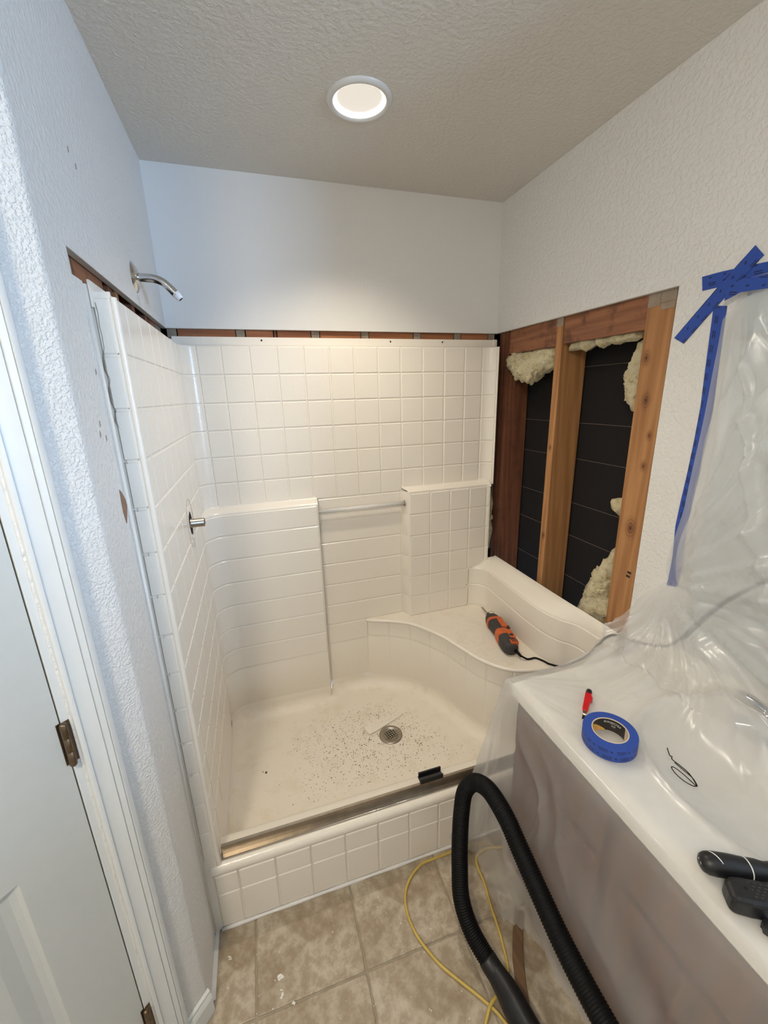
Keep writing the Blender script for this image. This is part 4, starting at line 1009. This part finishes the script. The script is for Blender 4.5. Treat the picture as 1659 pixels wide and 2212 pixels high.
loft('motor_cap', [(.300, .030, .0312, -.002, .0006), (.335, .0325, .0315, 0, 0), (.362, .030, .030, 0, 0), (.378, .024, .025, 0, 0), (.384, .016, .018, 0, 0)], GREYR, sw)
# side grip plates: orange stripe along the trigger side
box('orange_rail', (.150, .006, .014), (.238, .0335, .0330), ORANGE, sw, bevel=.005, local=True)
box('orange_rail', (.268, .006, .018), (.338, .0345, .0355), ORANGE, sw, bevel=.005, local=True)
prism('trigger', [(.172, .026), (.186, .040), (.196, .043), (.206, .040), (.222, .048), (.238, .047), (.248, .034), (.240, .022), (.180, .022)], -.010, .020, BLACKP, sw, local=True, bevel=.002)
vn = box('vent_plate', (.350, -.004, .018), (.378, .030, .0355), ORANGE, sw, bevel=.003, local=True)
for k in range(3):
    box('vent_slot', (.354+.0075*k, .000, .0350), (.3572+.0075*k, .027, .0362), BLACKP, vn, local=True)
lathe('release_button', [(0, .003), (.008, .003), (.010, .0)], BLACKP, sw, 18, Matrix.Translation((.318, .018, .0350)), local=True)
loft('blade_clamp', [(.066, .007, .007, 0, 0), (.085, .009, .009, 0, 0), (.100, .0115, .0115, 0, 0)], BLACKP, sw, 14)
tube('blade_guard', spline([(.088, -.018, .004), (.076, -.020, .004), (.070, -.012, .006), (.066, .004, .012), (.064, .020, .013), (.070, .027, .010), (.084, .027, .006), (.094, .020, .003)], 5), .0016, CHROME, sw, 8, local=True)
prism('saw_blade', [(-.035, -.0065), (.07, -.0065), (.07, .0055), (-.030, .0055)], -.0008, .0008, NICKEL, sw, local=True, fn=lambda x, y, z: (x, y*.9, z*1.0-.014*(x < 0)))
tube('cord_relief', [(.380, .014, -.004), (.395, .020, -.008), (.412, .027, -.015)], [.008, .0065, .005], BLACKR, sw, 12, local=True)
Msw = Matrix.Translation(s0) @ sq.to_matrix().to_4x4()
c_ = Msw @ Vector((.408, .026, -.013))
zc_ = ZS+.0042
cp = [tuple(c_), (1.318, -.632, zc_+.003), (1.335, -.634, zc_), (1.360, -.636, zc_), (1.378, -.662, zc_), (1.388, -.700, zc_+.005), (1.398, -.76, ZS+.04), (1.405, -.86, .68), (1.42, -.94, .815), (1.445, -1.02, .835), (1.468, -1.115, .875), (1.474, -1.185, 1.0), (1.474, -1.235, 1.085), (1.472, -1.31, 1.18), (1.470, -1.36, 1.22)]
pc = tube('power_cord', spline(cp, 10), .0042, BLACKR, sw, 8)
# the outlet it plugs into
ol.location = (W-.004, -1.385, 1.235); ORI[ol.name] = Matrix.Translation(ol.location)
box('cover_plate', (W-.012, -1.42, 1.178), (W-.006, -1.35, 1.292), WHITE, ol, bevel=.002)
for z in (1.208, 1.262): box('socket_face', (W-.0135, -1.402, z-.015), (W-.0115, -1.368, z+.015), WHITE, ol, bevel=.001)
box('plug', (1.452, -1.403, 1.195), (W-.0125, -1.367, 1.225), BLACKR, pc, bevel=.004)

# ------------------------------------------------------------------ vacuum hose, extension cord, strip on the floor
hp = [(.812, -1.44, .056), (.806, -1.39, .052), (.798, -1.32, .052), (.780, -1.25, .060), (.758, -1.19, .095), (.752, -1.135, .145), (.770, -1.085, .205), (.790, -1.045, .270), (.808, -1.018, .340), (.826, -1.004, .400), (.852, -1.018, .444), (.868, -1.075, .470), (.872, -1.16, .466), (.872, -1.24, .435), (.871, -1.33, .402), (.870, -1.424, .374), (.870, -1.54, .360), (.870, -1.68, .36), (.87, -1.82, .37)]
hs = spline(hp, 26); rr_ = []
hose = thing('vacuum_hose', 'black ribbed vacuum hose arching over the floor beside the vanity', 'hose', hp[1])
HP = [Vector(p) for p in hs]; L = [0.]
for a, b in zip(HP[:-1], HP[1:]): L.append(L[-1]+(b-a).length)
tot = L[-1]; pitch = .0064; nn = int(tot/(pitch/4)); Pn = []; Rn = []
ci = 0
for i in range(nn+1):
    s = tot*i/nn
    while ci < len(L)-2 and L[ci+1] < s: ci += 1
    t = (s-L[ci])/max(L[ci+1]-L[ci], 1e-9); Pn.append(HP[ci].lerp(HP[ci+1], t)); Rn.append(.0266 if i % 4 in (0, 1) else .0247)
k0 = int(.19/tot*nn)
tube('ribbed_tube', Pn[k0:], Rn[k0:], BLACKR, hose, 20)
ck = [Pn[i] for i in range(0, k0+6, 3)]; cn = len(ck)
tube('hose_cuff', ck, [.036 if i < cn*.45 else .036-.0085*min(1, (i-cn*.45)/(cn*.35)) for i in range(cn)], BLACKP, hose, 24)
ep = [(.99, -.940, .006), (.93, -.916, .006), (.87, -.912, .006), (.817, -.914, .006), (.760, -.915, .006), (.706, -.918, .006), (.655, -.945, .006), (.620, -.985, .006), (.606, -1.04, .006), (.614, -1.104, .006), (.640, -1.165, .006), (.668, -1.210, .006), (.744, -1.305, .006), (.775, -1.36, .006), (.80, -1.45, .006), (.78, -1.58, .006), (.70, -1.60, .006), (.66, -1.50, .006), (.675, -1.40, .006), (.74, -1.325, .014), (.79, -1.30, .010), (.838, -1.27, .006), (.860, -1.208, .006), (.872, -1.15, .006), (.880, -1.10, .006), (.893, -1.04, .006), (.897, -.985, .006), (.915, -.955, .006), (.96, -.945, .006), (1.02, -.96, .006)]
xc = tube('extension_cord', spline(ep, 8), .0046, CORDY, None, 8); tag(xc, 'yellow extension cord looped on the beige tile floor', 'cord')
sb = prism('wood_strip', [(.948, -1.140), (.972, -1.158), (.935, -1.205), (.897, -1.262), (.872, -1.310), (.850, -1.365), (.824, -1.356), (.842, -1.305), (.870, -1.245), (.908, -1.190)], .0005, .011, STRIPWOOD, bevel=.002); tag(sb, 'brown strip lying on the tiles by the vanity foot', 'strip')

# ------------------------------------------------------------------ rubble
shd = prism('fibreglass_shard', [(.640, -.352), (.655, -.402), (.70, -.389), (.845, -.333), (.842, -.329), (.72, -.350), (.69, -.340)], ZP+.004, ZP+.0075, FIB, bevel=.0008); tag(shd, 'thin white broken fibreglass shard beside the drain', 'shard')
rr = random.Random(11)
def crumb(bm, x, y, z, s, flat=.5):
    M = Matrix.Translation((x, y, z+s*flat*.5)) @ Matrix.Rotation(rr.uniform(0, 6.3), 4, 'Z') @ Matrix.Diagonal((s*rr.uniform(.6, 1.5), s*rr.uniform(.5, 1), s*flat, 1))
    r_ = bmesh.ops.create_icosphere(bm, subdivisions=1, radius=1, matrix=M)
    for vt in r_['verts']: vt.co += Vector((rr.uniform(-1, 1), rr.uniform(-1, 1), 0))*s*.22
def pile(name, mat_, label, cat, spots, kind=None):
    bm = bmesh.new()
    for x, y, z, s in spots: crumb(bm, x, y, z, s)
    me = bpy.data.meshes.new(name); bm.to_mesh(me); bm.free(); me.materials.append(mat_); o = put(name, me); return tag(o, label, cat, kind=kind)
sp = []
while len(sp) < 2300:
    x, y = rr.gauss(.68, .30), rr.gauss(-.45, .22)
    if -.74 < y < -.17 and .14 < x < 1.08 and not ((x-DR[0])**2+(y-DR[1])**2 < .0034): sp.append((x, y, ZP+.0018, rr.uniform(.0006, .0024)))
for k in range(40): sp.append((rr.uniform(1.0, 1.36), rr.uniform(-.55, -.14), ZS+.0002, rr.uniform(.0006, .0016)))
sp += [(.185, -.455, ZP+.003, .006), (.172, -.446, ZP+.003, .003), (.235, -.53, ZP+.002, .003)]
pile('cutting_dust', SPECK, 'brown cutting dust scattered over the shower pan', 'dust', sp, 'stuff')
sp = [(rr.uniform(.02, .70), rr.uniform(-1.34, -.91), .0002, rr.uniform(.0008, .0028)) for k in range(60)]
pile('plaster_dust', CRUMB, 'tiny white plaster crumbs scattered on the floor tiles', 'plaster crumbs', sp, 'stuff')
for (x, y, s), lab in zip(((.192, -1.064, .011), (.198, -1.106, .011), (.227, -1.134, .008), (.047, -.975, .006)), ('star-shaped white plaster crumb on the tile', 'upright white plaster crumb beside the grout line', 'rounded white plaster crumb at the grout line', 'narrow white plaster crumb by the left wall')):
    b = bmesh.new()
    for k in range(4): crumb(b, x+rr.uniform(-s, s)*.6, y+rr.uniform(-s, s)*.8, .0002, s*rr.uniform(.35, .6), .6)
    me = bpy.data.meshes.new('plaster_crumb'); b.to_mesh(me); b.free(); me.materials.append(CRUMB); tag(put('plaster_crumb', me), lab, 'plaster crumb', 'plaster crumbs on the floor')
